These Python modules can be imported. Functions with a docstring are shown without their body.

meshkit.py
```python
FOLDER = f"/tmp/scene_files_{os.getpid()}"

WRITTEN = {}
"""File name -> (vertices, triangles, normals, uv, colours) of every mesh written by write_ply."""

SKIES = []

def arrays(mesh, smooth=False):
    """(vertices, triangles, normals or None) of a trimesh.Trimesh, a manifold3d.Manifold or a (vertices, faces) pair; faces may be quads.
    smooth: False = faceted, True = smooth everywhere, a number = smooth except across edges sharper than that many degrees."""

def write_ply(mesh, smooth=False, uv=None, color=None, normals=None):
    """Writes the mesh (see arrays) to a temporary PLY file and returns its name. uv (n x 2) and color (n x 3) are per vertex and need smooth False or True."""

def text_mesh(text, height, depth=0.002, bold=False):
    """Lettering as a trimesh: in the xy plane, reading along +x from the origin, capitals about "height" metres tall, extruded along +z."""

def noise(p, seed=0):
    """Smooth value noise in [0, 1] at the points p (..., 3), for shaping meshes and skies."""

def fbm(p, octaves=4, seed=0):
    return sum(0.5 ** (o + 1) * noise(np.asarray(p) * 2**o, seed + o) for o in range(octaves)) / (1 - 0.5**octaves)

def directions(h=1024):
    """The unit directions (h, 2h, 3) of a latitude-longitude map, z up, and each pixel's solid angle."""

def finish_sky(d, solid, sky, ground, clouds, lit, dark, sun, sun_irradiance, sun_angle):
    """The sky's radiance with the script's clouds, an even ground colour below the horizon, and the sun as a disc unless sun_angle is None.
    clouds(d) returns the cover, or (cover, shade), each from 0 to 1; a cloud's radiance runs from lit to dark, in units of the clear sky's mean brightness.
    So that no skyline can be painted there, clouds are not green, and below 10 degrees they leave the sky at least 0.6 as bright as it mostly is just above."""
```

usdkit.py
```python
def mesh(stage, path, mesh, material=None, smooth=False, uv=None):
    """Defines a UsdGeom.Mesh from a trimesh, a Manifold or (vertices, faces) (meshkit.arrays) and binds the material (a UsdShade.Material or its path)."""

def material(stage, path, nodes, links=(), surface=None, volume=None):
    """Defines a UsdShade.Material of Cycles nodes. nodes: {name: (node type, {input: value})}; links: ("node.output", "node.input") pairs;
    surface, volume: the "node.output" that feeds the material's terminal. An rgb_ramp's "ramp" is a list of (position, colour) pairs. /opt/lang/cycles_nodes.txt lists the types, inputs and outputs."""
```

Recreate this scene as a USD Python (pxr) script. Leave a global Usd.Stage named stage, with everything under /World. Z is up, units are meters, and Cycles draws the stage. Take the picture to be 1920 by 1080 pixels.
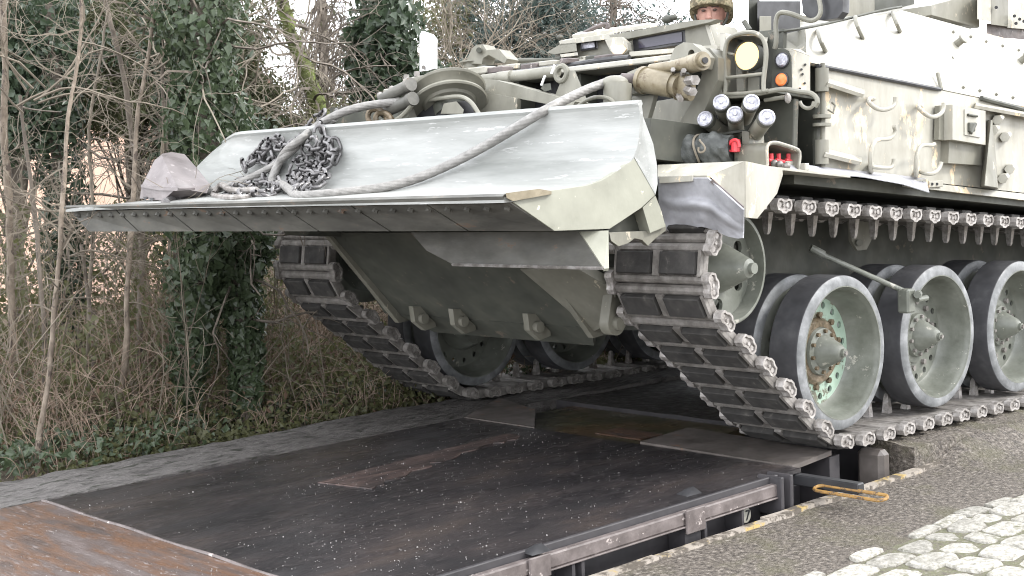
import math, random
import numpy as np, trimesh
from shapely.geometry import Polygon, Point, LineString, box as sbox
from pxr import Usd, UsdGeom, UsdLux, UsdShade, Gf, Sdf
import usdkit, meshkit

stage = Usd.Stage.CreateInMemory()
UsdGeom.Xform.Define(stage, '/World')
UsdGeom.Scope.Define(stage, '/World/Looks')
RNG = np.random.default_rng(7)
random.seed(7)

# ------------------------------------------------------------------ camera, sky, sun, exposure
CAM = np.array([-6.04428, -3.95335, 1.37631])
YAW, PIT, ROLL, FPX = 0.816010643, -0.0802622284, -0.0413136849, 2573.5
FW = np.array([math.cos(PIT) * math.cos(YAW), math.cos(PIT) * math.sin(YAW), math.sin(PIT)])
_r = np.array([math.sin(YAW), -math.cos(YAW), 0.0]); _u = np.cross(_r, FW)
RT = _r * math.cos(ROLL) + _u * math.sin(ROLL); UPV = -_r * math.sin(ROLL) + _u * math.cos(ROLL)
cam = UsdGeom.Camera.Define(stage, '/World/camera')
m4 = Gf.Matrix4d(*RT, 0, *UPV, 0, *(-FW), 0, *CAM, 1)
cam.AddTransformOp().Set(m4)
cam.CreateHorizontalApertureAttr(36.0); cam.CreateVerticalApertureAttr(20.25)
cam.CreateFocalLengthAttr(36.0 * FPX / 1920.0)
cam.CreateFStopAttr(0.0)
cam.CreateExposureAttr(1.15)

SUN_AZ, SUN_EL = math.atan2(0.62, -0.78), math.radians(40)     # azimuth given as atan2(x, y)
SUN = np.array([math.sin(SUN_AZ) * math.cos(SUN_EL), math.cos(SUN_AZ) * math.cos(SUN_EL), math.sin(SUN_EL)])
skym = usdkit.material(stage, '/World/Looks/sky_look', {
    's': ('sky_texture', {'sky_type': 'single_scattering', 'sun_disc': False, 'sun_elevation': SUN_EL, 'sun_rotation': SUN_AZ, 'aerosol_density': 2.0}),
    'tc': ('texture_coordinate', {}),
    'n': ('noise_texture', {'scale': 1.6, 'detail': 5.0, 'roughness': 0.6}),
    'r': ('rgb_ramp', {'ramp': [(0.0, (0.8, 0.8, 0.8)), (0.45, (0.9, 0.9, 0.9)), (0.7, (1, 1, 1))]}),
    'mx': ('mix_color', {'b': (11.5, 11.7, 12.2), 'use_clamp': False}),
    'bg': ('background_shader', {'strength': 0.15})},
    [('tc.generated', 'n.vector'), ('n.fac', 'r.fac'), ('r.color', 'mx.fac'), ('s.color', 'mx.a'), ('mx.result', 'bg.color')], surface='bg.background')
dome = UsdLux.DomeLight.Define(stage, '/World/sky')
dome.GetPrim().SetCustomDataByKey('kind', 'structure')
UsdShade.MaterialBindingAPI.Apply(dome.GetPrim()).Bind(skym)
sun = UsdLux.DistantLight.Define(stage, '/World/sun')
sun.CreateNormalizeAttr(True); sun.CreateIntensityAttr(0.4); sun.CreateAngleAttr(11.0); sun.CreateColorAttr(Gf.Vec3f(1.0, 0.97, 0.92))
zc = SUN / np.linalg.norm(SUN); xc = np.cross([0, 0, 1.0], zc); xc /= np.linalg.norm(xc); yc = np.cross(zc, xc)
sun.AddTransformOp().Set(Gf.Matrix4d(*xc, 0, *yc, 0, *zc, 0, 0, 0, 0, 1))

# ------------------------------------------------------------------ frames
AL = 0.091083704; CA, SA = math.cos(AL), math.sin(AL)            # the vehicle stands nose up on the ramp
def hw(p):
    p = np.asarray(p, float)
    return np.stack([CA * p[..., 0] + SA * p[..., 2], p[..., 1], -SA * p[..., 0] + CA * p[..., 2]], -1)
def wh(p):
    p = np.asarray(p, float)
    return np.stack([CA * p[..., 0] - SA * p[..., 2], p[..., 1], SA * p[..., 0] + CA * p[..., 2]], -1)
def ray(px, py): return FW + RT * (px - 960) / FPX - UPV * (py - 540) / FPX
def at(px, py, ax, val, H=False):
    """World point seen at a pixel of the 1920 wide photograph, on a plane of the world (or of the hull, H)."""
    c, d = CAM, ray(px, py)
    i = 'xyz'.index(ax)
    if H:
        ch, dh = wh(c), wh(d)
        return hw(ch + dh * (val - ch[i]) / dh[i])
    return c + d * (val - c[i]) / d[i]
def hat(px, py, ax, val): return wh(at(px, py, ax, val, True))
def hit(px, py, V, F, off=0.0):
    """First hit of a pixel's ray on a mesh, lifted off along the ray."""
    d = ray(px, py); a, b, c = V[F[:, 0]], V[F[:, 1]], V[F[:, 2]]
    e1, e2 = b - a, c - a; h = np.cross(d, e2); det = (e1 * h).sum(1); det = np.where(abs(det) < 1e-12, 1e-12, det)
    s = CAM - a; u = (s * h).sum(1) / det; q = np.cross(s, e1); v = (d * q).sum(1) / det; t = (e2 * q).sum(1) / det
    ok = (u > -1e-6) & (v > -1e-6) & (u + v < 1 + 1e-6) & (t > 0)
    if not ok.any(): return None
    i = np.where(ok, t, 1e9).argmin(); nrm = np.cross(e1[i], e2[i]); dl = np.linalg.norm(d)
    cs = abs(nrm @ d) / (np.linalg.norm(nrm) * dl + 1e-12)          # a grazing ray has to back off further to clear the surface
    return CAM + d * (t[i] - off / max(cs, 0.13) / dl)

# ------------------------------------------------------------------ mesh helpers
def cat(*ms): return trimesh.util.concatenate([m for m in ms if m is not None])
def tm(v, f): return trimesh.Trimesh(np.asarray(v, float), np.asarray(f, int), process=False)
def norm(v): v = np.asarray(v, float); return v / (np.linalg.norm(v) + 1e-12)
def bx(lo, hi):
    m = trimesh.creation.box(np.subtract(hi, lo)); m.apply_translation((np.asarray(lo, float) + hi) / 2); return m
def cbox(lo, hi, c=0.006):
    """Box with chamfered edges."""
    import manifold3d as mf
    lo, hi = np.minimum(lo, hi).astype(float), np.maximum(lo, hi).astype(float); c = min(c, 0.3 * (hi - lo).min())
    pts = []
    for sx in (0, 1):
        for sy in (0, 1):
            for sz in (0, 1):
                p = np.where([sx, sy, sz], hi, lo); s = np.where([sx, sy, sz], -1, 1) * c
                for k in range(3):
                    q = p + s; q[k] = p[k]; pts.append(q)
    return hull(pts)
def hull(pts):
    return trimesh.convex.convex_hull(np.asarray(pts, float))
def H(m):
    m = m.copy(); m.vertices = hw(m.vertices); return m
def basis(d):
    d = norm(d); a = np.cross(d, [0, 0, 1.0] if abs(d[2]) < 0.9 else [1.0, 0, 0]); a = norm(a); return a, np.cross(d, a), d
def tube(pts, rad, n=8, cap=True):
    p = np.asarray(pts, float); k = len(p); rad = np.broadcast_to(rad, (k,))
    t = np.gradient(p, axis=0); t /= np.linalg.norm(t, axis=1, keepdims=True) + 1e-12
    a = np.zeros_like(p); a[0] = basis(t[0])[0]
    for i in range(1, k):
        v = a[i - 1] - t[i] * (a[i - 1] @ t[i]); a[i] = norm(v)
    b = np.cross(t, a); ang = np.arange(n) * 2 * np.pi / n
    v = p[:, None] + rad[:, None, None] * (np.cos(ang)[None, :, None] * a[:, None] + np.sin(ang)[None, :, None] * b[:, None])
    v = v.reshape(-1, 3)
    i, j = np.meshgrid(np.arange(k - 1), np.arange(n), indexing='ij')
    q = np.stack([i * n + j, i * n + (j + 1) % n, (i + 1) * n + (j + 1) % n, (i + 1) * n + j], -1).reshape(-1, 4)
    f = np.vstack([q[:, [0, 1, 2]], q[:, [0, 2, 3]]])
    if cap:
        c0, c1 = len(v), len(v) + 1; v = np.vstack([v, p[0], p[-1]])
        j = np.arange(n)
        f = np.vstack([f, np.stack([np.full(n, c0), (j + 1) % n, j], 1), np.stack([np.full(n, c1), (k - 1) * n + j, (k - 1) * n + (j + 1) % n], 1)])
    return tm(v, f)
def cyl(a, b, r, n=16, r2=None): return tube([a, b], [r, r if r2 is None else r2], n)
def spline(pts, n):
    from scipy.interpolate import CubicSpline
    p = np.asarray(pts, float); s = np.r_[0, np.cumsum(np.linalg.norm(np.diff(p, axis=0), axis=1))]
    return CubicSpline(s, p)(np.linspace(0, s[-1], n))
def lathe(profile, n=48, closed=False):
    """Profile (radius, y) turned about the y axis."""
    pr = np.asarray(profile, float); k = len(pr); ang = np.arange(n) * 2 * np.pi / n
    v = np.stack([pr[:, 0][:, None] * np.cos(ang), np.broadcast_to(pr[:, 1][:, None], (k, n)), pr[:, 0][:, None] * np.sin(ang)], -1).reshape(-1, 3)
    kk = k if closed else k - 1
    i, j = np.meshgrid(np.arange(kk), np.arange(n), indexing='ij'); i2 = (i + 1) % k
    q = np.stack([i * n + j, i2 * n + j, i2 * n + (j + 1) % n, i * n + (j + 1) % n], -1).reshape(-1, 4)
    return tm(v, np.vstack([q[:, [0, 1, 2]], q[:, [0, 2, 3]]]))
def plate(pts, th, direction=None):
    """Flat polygon (3-D points) given thickness th along direction (default its normal, away from the camera)."""
    p = np.asarray(pts, float); c = p.mean(0)
    nrm = norm(sum(np.cross(p[i] - c, p[(i + 1) % len(p)] - c) for i in range(len(p))))
    d = -nrm if nrm @ (CAM - c) > 0 else nrm
    if direction is not None: d = norm(direction)
    a, b, _ = basis(nrm)
    poly = Polygon(np.stack([(p - c) @ a, (p - c) @ b], 1))
    v2, f = trimesh.creation.triangulate_polygon(poly, engine='earcut')
    # map 2-D vertices back to the nearest given vertices so that slightly bent outlines stay
    idx = np.array([np.argmin(np.hypot(*(np.stack([(p - c) @ a, (p - c) @ b], 1) - q).T)) for q in v2])
    top = p[idx]; bot = top + d * th; n = len(p)
    f = np.asarray(f)
    v = np.vstack([top, bot, p, p + d * th]); m = len(idx)
    if np.cross(top[f[0, 1]] - top[f[0, 0]], top[f[0, 2]] - top[f[0, 0]]) @ d > 0: f = f[:, ::-1]
    sides = []
    for i in range(n):
        j = (i + 1) % n; sides += [[2 * m + i, 2 * m + j, 2 * m + n + j], [2 * m + i, 2 * m + n + j, 2 * m + n + i]]
    r = tm(v, np.vstack([f, f[:, ::-1] + m, sides])); trimesh.repair.fix_normals(r); return r
def extr(poly, h0, h1, axis='y'):
    """Shapely polygon in (x, z) extruded over y, or in (x, y) over z, or in (y, z) over x."""
    m = trimesh.creation.extrude_polygon(poly, h1 - h0, engine='earcut'); v = m.vertices.copy(); v[:, 2] += h0
    if axis == 'y': v = v[:, [0, 2, 1]]
    elif axis == 'x': v = v[:, [2, 0, 1]]
    m = tm(v, m.faces); trimesh.repair.fix_normals(m); return m
def grid(P):
    P = np.asarray(P, float); a, b = P.shape[:2]
    i, j = np.meshgrid(np.arange(a - 1), np.arange(b - 1), indexing='ij')
    q = np.stack([i * b + j, (i + 1) * b + j, (i + 1) * b + j + 1, i * b + j + 1], -1).reshape(-1, 4)
    return tm(P.reshape(-1, 3), np.vstack([q[:, [0, 1, 2]], q[:, [0, 2, 3]]]))
def shell(P, th):
    """Grid of points given thickness along the averaged normals."""
    g = grid(P); n = g.vertex_normals
    a, b = np.asarray(P).shape[:2]; V = g.vertices; W = V - n * th; N = len(V)
    ring = [(0, j) for j in range(b)] + [(i, b - 1) for i in range(1, a)] + [(a - 1, j) for j in range(b - 2, -1, -1)] + [(i, 0) for i in range(a - 2, 0, -1)]
    r = np.array([i * b + j for i, j in ring]); s = np.roll(r, -1)
    side = np.vstack([np.stack([r, s, s + N], 1), np.stack([r, s + N, r + N], 1)])
    m = tm(np.vstack([V, W]), np.vstack([g.faces, g.faces[:, ::-1] + N, side])); trimesh.repair.fix_normals(m); return m

# ------------------------------------------------------------------ scene helpers
COUNT = {}
def path_of(name, parent):
    base = (str(parent.GetPath()) if parent is not None else '/World') + '/' + name
    k = COUNT.get(base, 0); COUNT[base] = k + 1
    return base if k == 0 else f'{base}_{k:03d}'
def tag(pr, label=None, category=None, group=None, kind=None):
    for k, v in (('label', label), ('category', category), ('group', group), ('kind', kind)):
        if v: pr.SetCustomDataByKey(k, v)
    return pr
def obj(name, mesh, mt, parent=None, smooth=30, **kw):
    if isinstance(mesh, (list, tuple)) : mesh = cat(*mesh)
    p = usdkit.mesh(stage, path_of(name, parent), mesh, mt, smooth=smooth).GetPrim()
    return tag(p, **kw)
def xf(name, parent=None, loc=None, mat=None, **kw):
    x = UsdGeom.Xform.Define(stage, path_of(name, parent))
    if mat is not None: x.AddTransformOp().Set(Gf.Matrix4d(*[float(v) for v in np.asarray(mat).T.ravel()]))
    elif loc is not None: x.AddTranslateOp().Set(Gf.Vec3d(*map(float, loc)))
    return tag(x.GetPrim(), **kw)
def ref(name, src, parent=None, loc=(0, 0, 0), rz=0.0, sc=1.0, **kw):
    x = UsdGeom.Xform.Define(stage, path_of(name, parent))
    x.AddTranslateOp().Set(Gf.Vec3d(*map(float, loc))); x.AddRotateZOp().Set(float(math.degrees(rz))); x.AddScaleOp().Set(Gf.Vec3f(sc, sc, sc))
    p = x.GetPrim(); p.GetReferences().AddInternalReference(src.GetPath()); p.SetInstanceable(True); return tag(p, **kw)

# ------------------------------------------------------------------ materials
MC = [0]
def mat(name, stops, scale=4.0, rough=(0.5, 0.7), metal=0.0, bump=0.15, bscale=60.0, bdist=0.004, detail=6.0, chips=None, chipscale=9.0, chipat=0.66, chipwidth=0.03, spec=0.5, stretch=None, rnd=0.0, coord='geo', bevel=0.0):
    nd = {'g': ('geometry', {}), 'n': ('noise_texture', {'scale': scale, 'detail': detail, 'roughness': 0.62}),
          'r': ('rgb_ramp', {'ramp': stops}),
          'n2': ('noise_texture', {'scale': bscale, 'detail': 4.0, 'roughness': 0.6}),
          'rr': ('map_range', {'from_min': 0.3, 'from_max': 0.7, 'to_min': rough[0], 'to_max': rough[1], 'clamp': True}),
          'n3': ('noise_texture', {'scale': scale * 2.3, 'detail': 4.0}),
          'b': ('bump', {'strength': bump, 'distance': bdist}),
          'p': ('principled_bsdf', {'metallic': metal, 'specular_ior_level': spec})}
    src = 'g.position'
    ln = []
    if coord == 'obj': nd['tc'] = ('texture_coordinate', {}); src = 'tc.object'
    if stretch is not None:
        nd['mp'] = ('mapping', {'scale': stretch}); ln += [(src, 'mp.vector')]; src = 'mp.vector'
    ln += [(src, 'n.vector'), (src, 'n2.vector'), (src, 'n3.vector'), ('n.fac', 'r.fac'), ('n3.fac', 'rr.value'), ('rr.result', 'p.roughness'), ('n2.fac', 'b.height'), ('b.normal', 'p.normal')]
    if bevel:
        nd['bv'] = ('bevel', {'samples': 4, 'radius': bevel}); ln += [('bv.bevel', 'b.normal')]
    col = 'r.color'
    if chips is not None:
        nd['nc'] = ('noise_texture', {'scale': chipscale, 'detail': 8.0, 'roughness': 0.7})
        nd['cr'] = ('rgb_ramp', {'ramp': [(0.0, (0, 0, 0)), (chipat, (0, 0, 0)), (min(0.99, chipat + chipwidth), (1, 1, 1)), (1.0, (1, 1, 1))]})
        nd['cm'] = ('mix_color', {'b': chips}); ln += [(src, 'nc.vector'), ('nc.fac', 'cr.fac'), ('cr.color', 'cm.fac'), (col, 'cm.a')]; col = 'cm.result'
    if rnd:
        nd['oi'] = ('object_info', {}); nd['om'] = ('map_range', {'to_min': 1 - rnd, 'to_max': 1 + rnd})
        nd['hs'] = ('hsv', {}); ln += [('oi.random', 'om.value'), ('om.result', 'hs.value'), (col, 'hs.color')]; col = 'hs.color'
    ln.append((col, 'p.base_color'))
    return usdkit.material(stage, '/World/Looks/' + name, nd, ln, surface='p.BSDF')
def leafmat(name, c1, c2, c3, trans=0.3, rough=0.45):
    nd = {'g': ('geometry', {}), 'r': ('rgb_ramp', {'ramp': [(0, c1), (0.55, c2), (1, c3)]}), 'p': ('principled_bsdf', {'roughness': rough}),
          't': ('translucent_bsdf', {}), 'm': ('mix_closure', {'fac': trans})}
    return usdkit.material(stage, '/World/Looks/' + name, nd, [('g.random_per_island', 'r.fac'), ('r.color', 'p.base_color'), ('r.color', 't.color'), ('p.BSDF', 'm.closure1'), ('t.BSDF', 'm.closure2')], surface='m.closure')

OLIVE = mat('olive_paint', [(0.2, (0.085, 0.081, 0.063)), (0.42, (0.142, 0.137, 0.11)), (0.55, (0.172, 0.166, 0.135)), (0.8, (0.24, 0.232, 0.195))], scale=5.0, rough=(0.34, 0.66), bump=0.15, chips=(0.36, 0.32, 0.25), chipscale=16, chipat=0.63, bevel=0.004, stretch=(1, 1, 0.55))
OLIVE_LIT = mat('olive_lit_paint', [(0.2, (0.165, 0.152, 0.12)), (0.4, (0.265, 0.253, 0.212)), (0.55, (0.325, 0.313, 0.268)), (0.8, (0.4, 0.385, 0.34))], scale=5.0, rough=(0.34, 0.6), bump=0.14, chips=(0.66, 0.52, 0.35), chipscale=8, chipat=0.575, bevel=0.004, stretch=(1, 1, 0.45))  # the olive lightened for sides and tops that catch sun and sky
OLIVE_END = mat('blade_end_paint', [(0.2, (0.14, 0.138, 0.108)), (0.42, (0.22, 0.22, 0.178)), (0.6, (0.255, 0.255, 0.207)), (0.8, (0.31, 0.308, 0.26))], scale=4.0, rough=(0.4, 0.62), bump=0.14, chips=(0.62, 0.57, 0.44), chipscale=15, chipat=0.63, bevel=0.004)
OLIVE_SHADE = mat('olive_shade_paint', [(0.2, (0.028, 0.028, 0.023)), (0.5, (0.052, 0.054, 0.043)), (0.8, (0.09, 0.088, 0.07))], scale=4.0, rough=(0.5, 0.75), bump=0.15, bevel=0.004, chips=(0.12, 0.1, 0.075), chipscale=9, chipat=0.62)  # the olive darkened for shade low on and inside the hull
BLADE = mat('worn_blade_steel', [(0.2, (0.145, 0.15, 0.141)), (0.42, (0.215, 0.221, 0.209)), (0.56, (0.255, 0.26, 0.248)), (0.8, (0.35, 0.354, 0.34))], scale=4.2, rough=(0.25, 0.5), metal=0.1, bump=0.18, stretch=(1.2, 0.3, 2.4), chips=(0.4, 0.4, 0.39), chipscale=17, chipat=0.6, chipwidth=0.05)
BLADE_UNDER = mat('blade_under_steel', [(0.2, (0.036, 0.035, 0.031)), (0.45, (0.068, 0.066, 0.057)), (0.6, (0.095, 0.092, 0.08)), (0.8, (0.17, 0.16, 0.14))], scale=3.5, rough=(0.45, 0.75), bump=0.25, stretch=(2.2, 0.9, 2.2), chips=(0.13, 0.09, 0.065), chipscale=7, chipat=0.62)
STEEL = mat('bare_steel', [(0.25, (0.1, 0.09, 0.08)), (0.5, (0.2, 0.185, 0.17)), (0.62, (0.3, 0.285, 0.27)), (0.8, (0.42, 0.4, 0.38))], scale=20, rough=(0.3, 0.6), metal=0.5, bump=0.3)
TRACKSTEEL = mat('track_steel', [(0.25, (0.085, 0.077, 0.069)), (0.45, (0.155, 0.143, 0.13)), (0.6, (0.22, 0.205, 0.19)), (0.8, (0.33, 0.31, 0.29))], scale=16, rough=(0.45, 0.75), metal=0.2, bump=0.4, bscale=90)
CONNECTOR = mat('worn_connector_steel', [(0.25, (0.12, 0.106, 0.096)), (0.42, (0.24, 0.222, 0.206)), (0.58, (0.36, 0.338, 0.32)), (0.8, (0.56, 0.54, 0.52))], scale=26, rough=(0.26, 0.52), metal=0.4, bump=0.45, bscale=70)
RUBBER = mat('tyre_rubber', [(0.25, (0.026, 0.026, 0.028)), (0.5, (0.043, 0.043, 0.046)), (0.8, (0.088, 0.088, 0.09))], scale=7, rough=(0.45, 0.75), bump=0.2)
PADRUBBER = mat('pad_rubber', [(0.25, (0.013, 0.012, 0.011)), (0.5, (0.027, 0.025, 0.023)), (0.8, (0.065, 0.06, 0.054))], scale=11, rough=(0.65, 0.9), bump=0.5, bscale=40, chips=(0.08, 0.073, 0.066), chipscale=22, chipat=0.62)
RIMRUBBER = mat('scuffed_tyre_edge', [(0.3, (0.075, 0.08, 0.08)), (0.5, (0.15, 0.155, 0.158)), (0.7, (0.27, 0.275, 0.28))], scale=9, rough=(0.45, 0.7), bump=0.2)
WHEELPAINT = mat('wheel_paint', [(0.22, (0.06, 0.062, 0.05)), (0.45, (0.11, 0.116, 0.097)), (0.6, (0.14, 0.146, 0.125)), (0.8, (0.22, 0.225, 0.2))], scale=7, rough=(0.3, 0.55), bump=0.2, chips=(0.3, 0.29, 0.25), chipscale=12, chipat=0.62)
MINT = mat('mint_primer', [(0.25, (0.2, 0.27, 0.21)), (0.7, (0.32, 0.42, 0.34))], scale=8, rough=(0.4, 0.6), bump=0.1, chips=(0.12, 0.115, 0.085), chipscale=9, chipat=0.52)
RUSTGOLD = mat('oily_rust', [(0.25, (0.05, 0.042, 0.028)), (0.5, (0.115, 0.088, 0.055)), (0.62, (0.18, 0.14, 0.095)), (0.8, (0.26, 0.22, 0.17))], scale=22, rough=(0.18, 0.45), metal=0.3, bump=0.4)
BRASSPAINT = mat('sandy_paint', [(0.22, (0.075, 0.06, 0.036)), (0.45, (0.15, 0.125, 0.08)), (0.6, (0.2, 0.17, 0.115)), (0.8, (0.29, 0.255, 0.18))], scale=11, rough=(0.3, 0.55), bump=0.2, chips=(0.1, 0.075, 0.045), chipscale=13, chipat=0.58)
FLAPRUB = mat('rubber_flap', [(0.25, (0.17, 0.17, 0.18)), (0.45, (0.27, 0.27, 0.285)), (0.6, (0.36, 0.36, 0.385)), (0.8, (0.5, 0.5, 0.54))], scale=4.5, rough=(0.4, 0.65), bump=0.25, bscale=14, bdist=0.012)
ROPE = mat('wire_rope_steel', [(0.25, (0.12, 0.116, 0.108)), (0.5, (0.19, 0.183, 0.172)), (0.8, (0.28, 0.272, 0.258))], scale=25, rough=(0.4, 0.6), metal=0.25, bump=0.4, bscale=190)
CHAIN = mat('chain_steel', [(0.25, (0.06, 0.057, 0.057)), (0.5, (0.13, 0.125, 0.125)), (0.8, (0.27, 0.265, 0.265))], scale=20, rough=(0.25, 0.5), metal=0.65, bump=0.2)
BLACK = mat('black_paint_and_shade', [(0.3, (0.012, 0.012, 0.013)), (0.7, (0.03, 0.03, 0.032))], scale=6, rough=(0.3, 0.6), bump=0.08)  # real black parts, and shadow painted below the ledge and upper plate
TARP = mat('tarpaulin', [(0.3, (0.03, 0.033, 0.031)), (0.5, (0.06, 0.064, 0.06)), (0.7, (0.13, 0.135, 0.128))], scale=11, rough=(0.4, 0.65), bump=0.6, bscale=26, bdist=0.012)
RED = mat('red_paint', [(0.3, (0.5, 0.03, 0.04)), (0.7, (0.66, 0.07, 0.08))], scale=10, rough=(0.35, 0.5), bump=0.05)
PURPLE = mat('rusty_block_steel', [(0.25, (0.09, 0.078, 0.077)), (0.5, (0.145, 0.128, 0.126)), (0.8, (0.22, 0.2, 0.195))], scale=6, rough=(0.3, 0.5), metal=0.3, bump=0.15, chips=(0.26, 0.235, 0.23), chipscale=14, chipat=0.62)
WHITEP = mat('white_plate', [(0.3, (0.72, 0.72, 0.72)), (0.7, (0.8, 0.8, 0.8))], scale=4, rough=(0.4, 0.5), bump=0.02)
GLASSD = mat('dark_vision_glass', [(0.3, (0.02, 0.02, 0.03)), (0.7, (0.05, 0.045, 0.06))], scale=3, rough=(0.08, 0.2), bump=0.0)
LENS = mat('clear_lens', [(0.3, (0.2, 0.2, 0.225)), (0.5, (0.33, 0.33, 0.37)), (0.6, (0.5, 0.5, 0.55)), (0.8, (0.65, 0.65, 0.7))], scale=45, rough=(0.12, 0.35), metal=0.2, bump=0.4, bscale=80)
AMBER = mat('orange_lens', [(0.3, (0.75, 0.16, 0.04)), (0.7, (0.85, 0.26, 0.08))], scale=40, rough=(0.2, 0.35), bump=0.2)
CLOTH = mat('camouflage_cloth', [(0.3, (0.045, 0.04, 0.022)), (0.44, (0.13, 0.105, 0.06)), (0.52, (0.27, 0.23, 0.145)), (0.62, (0.09, 0.085, 0.045)), (0.75, (0.3, 0.26, 0.17))], scale=24, detail=2.0, rough=(0.75, 0.95), bump=0.3)
SKIN = mat('skin', [(0.25, (0.26, 0.13, 0.1)), (0.5, (0.38, 0.2, 0.155)), (0.75, (0.46, 0.27, 0.21))], scale=26, rough=(0.4, 0.6), bump=0.15)
DARKSKIN = mat('eyes_and_brows', [(0.3, (0.05, 0.03, 0.025)), (0.7, (0.08, 0.05, 0.04))], scale=10)
LAMP = usdkit.material(stage, '/World/Looks/lit_lamp', {'e': ('emission', {'color': (1.0, 0.68, 0.3), 'strength': 1.2})}, [], surface='e.emission')
YELLOW = mat('yellow_bar_paint', [(0.3, (0.17, 0.09, 0.025)), (0.6, (0.28, 0.16, 0.045)), (0.8, (0.34, 0.22, 0.08))], scale=18, rough=(0.4, 0.6), chips=(0.08, 0.055, 0.035), chipscale=26, chipat=0.56)
DECK = mat('wet_deck_steel', [(0.25, (0.0055, 0.0052, 0.0056)), (0.42, (0.0095, 0.0086, 0.009)), (0.55, (0.016, 0.0138, 0.0138)), (0.65, (0.025, 0.02, 0.018)), (0.8, (0.046, 0.044, 0.046))], scale=2.1, rough=(0.13, 0.42), bump=0.5, bscale=32, bdist=0.006, stretch=(0.6, 1.5, 1), chips=(0.042, 0.037, 0.037), chipscale=24, chipat=0.58, chipwidth=0.1)
DECK_RUST = mat('rusty_deck_steel', [(0.25, (0.02, 0.016, 0.0145)), (0.4, (0.04, 0.029, 0.025)), (0.5, (0.072, 0.04, 0.025)), (0.58, (0.055, 0.042, 0.038)), (0.78, (0.1, 0.083, 0.08))], scale=4.0, rough=(0.18, 0.5), bump=0.45, bscale=40, bdist=0.006, stretch=(1.8, 0.4, 1), chips=(0.16, 0.138, 0.133), chipscale=26, chipat=0.57, chipwidth=0.1)
DECK_WORN = mat('worn_deck_strip', [(0.25, (0.025, 0.018, 0.017)), (0.45, (0.045, 0.032, 0.029)), (0.58, (0.085, 0.058, 0.05)), (0.75, (0.16, 0.125, 0.115))], scale=9.0, rough=(0.25, 0.6), bump=0.35, bscale=50, stretch=(0.4, 2.4, 1), bdist=0.006, chips=(0.022, 0.017, 0.016), chipscale=8, chipat=0.5, chipwidth=0.08)
FLAPST = mat('ramp_flap_steel', [(0.25, (0.05, 0.043, 0.038)), (0.5, (0.09, 0.078, 0.07)), (0.75, (0.15, 0.13, 0.12))], scale=4.0, rough=(0.35, 0.65), bump=0.3, bscale=40, chips=(0.16, 0.09, 0.06), chipscale=7, chipat=0.62)
RAIL = mat('wagon_rail_paint', [(0.25, (0.045, 0.035, 0.033)), (0.45, (0.085, 0.07, 0.066)), (0.6, (0.125, 0.105, 0.1)), (0.8, (0.19, 0.165, 0.155))], scale=9.0, rough=(0.45, 0.7), bump=0.35, chips=(0.36, 0.315, 0.295), chipscale=16, chipat=0.62)
FRAME = mat('wagon_frame_paint', [(0.3, (0.016, 0.015, 0.017)), (0.7, (0.04, 0.036, 0.038))], scale=5.0, rough=(0.5, 0.75), bump=0.2)
RECESS = mat('mossy_recess', [(0.3, (0.016, 0.018, 0.01)), (0.48, (0.032, 0.028, 0.015)), (0.6, (0.05, 0.032, 0.017)), (0.75, (0.03, 0.021, 0.016))], scale=2.4, rough=(0.15, 0.45), bump=0.3)
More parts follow.
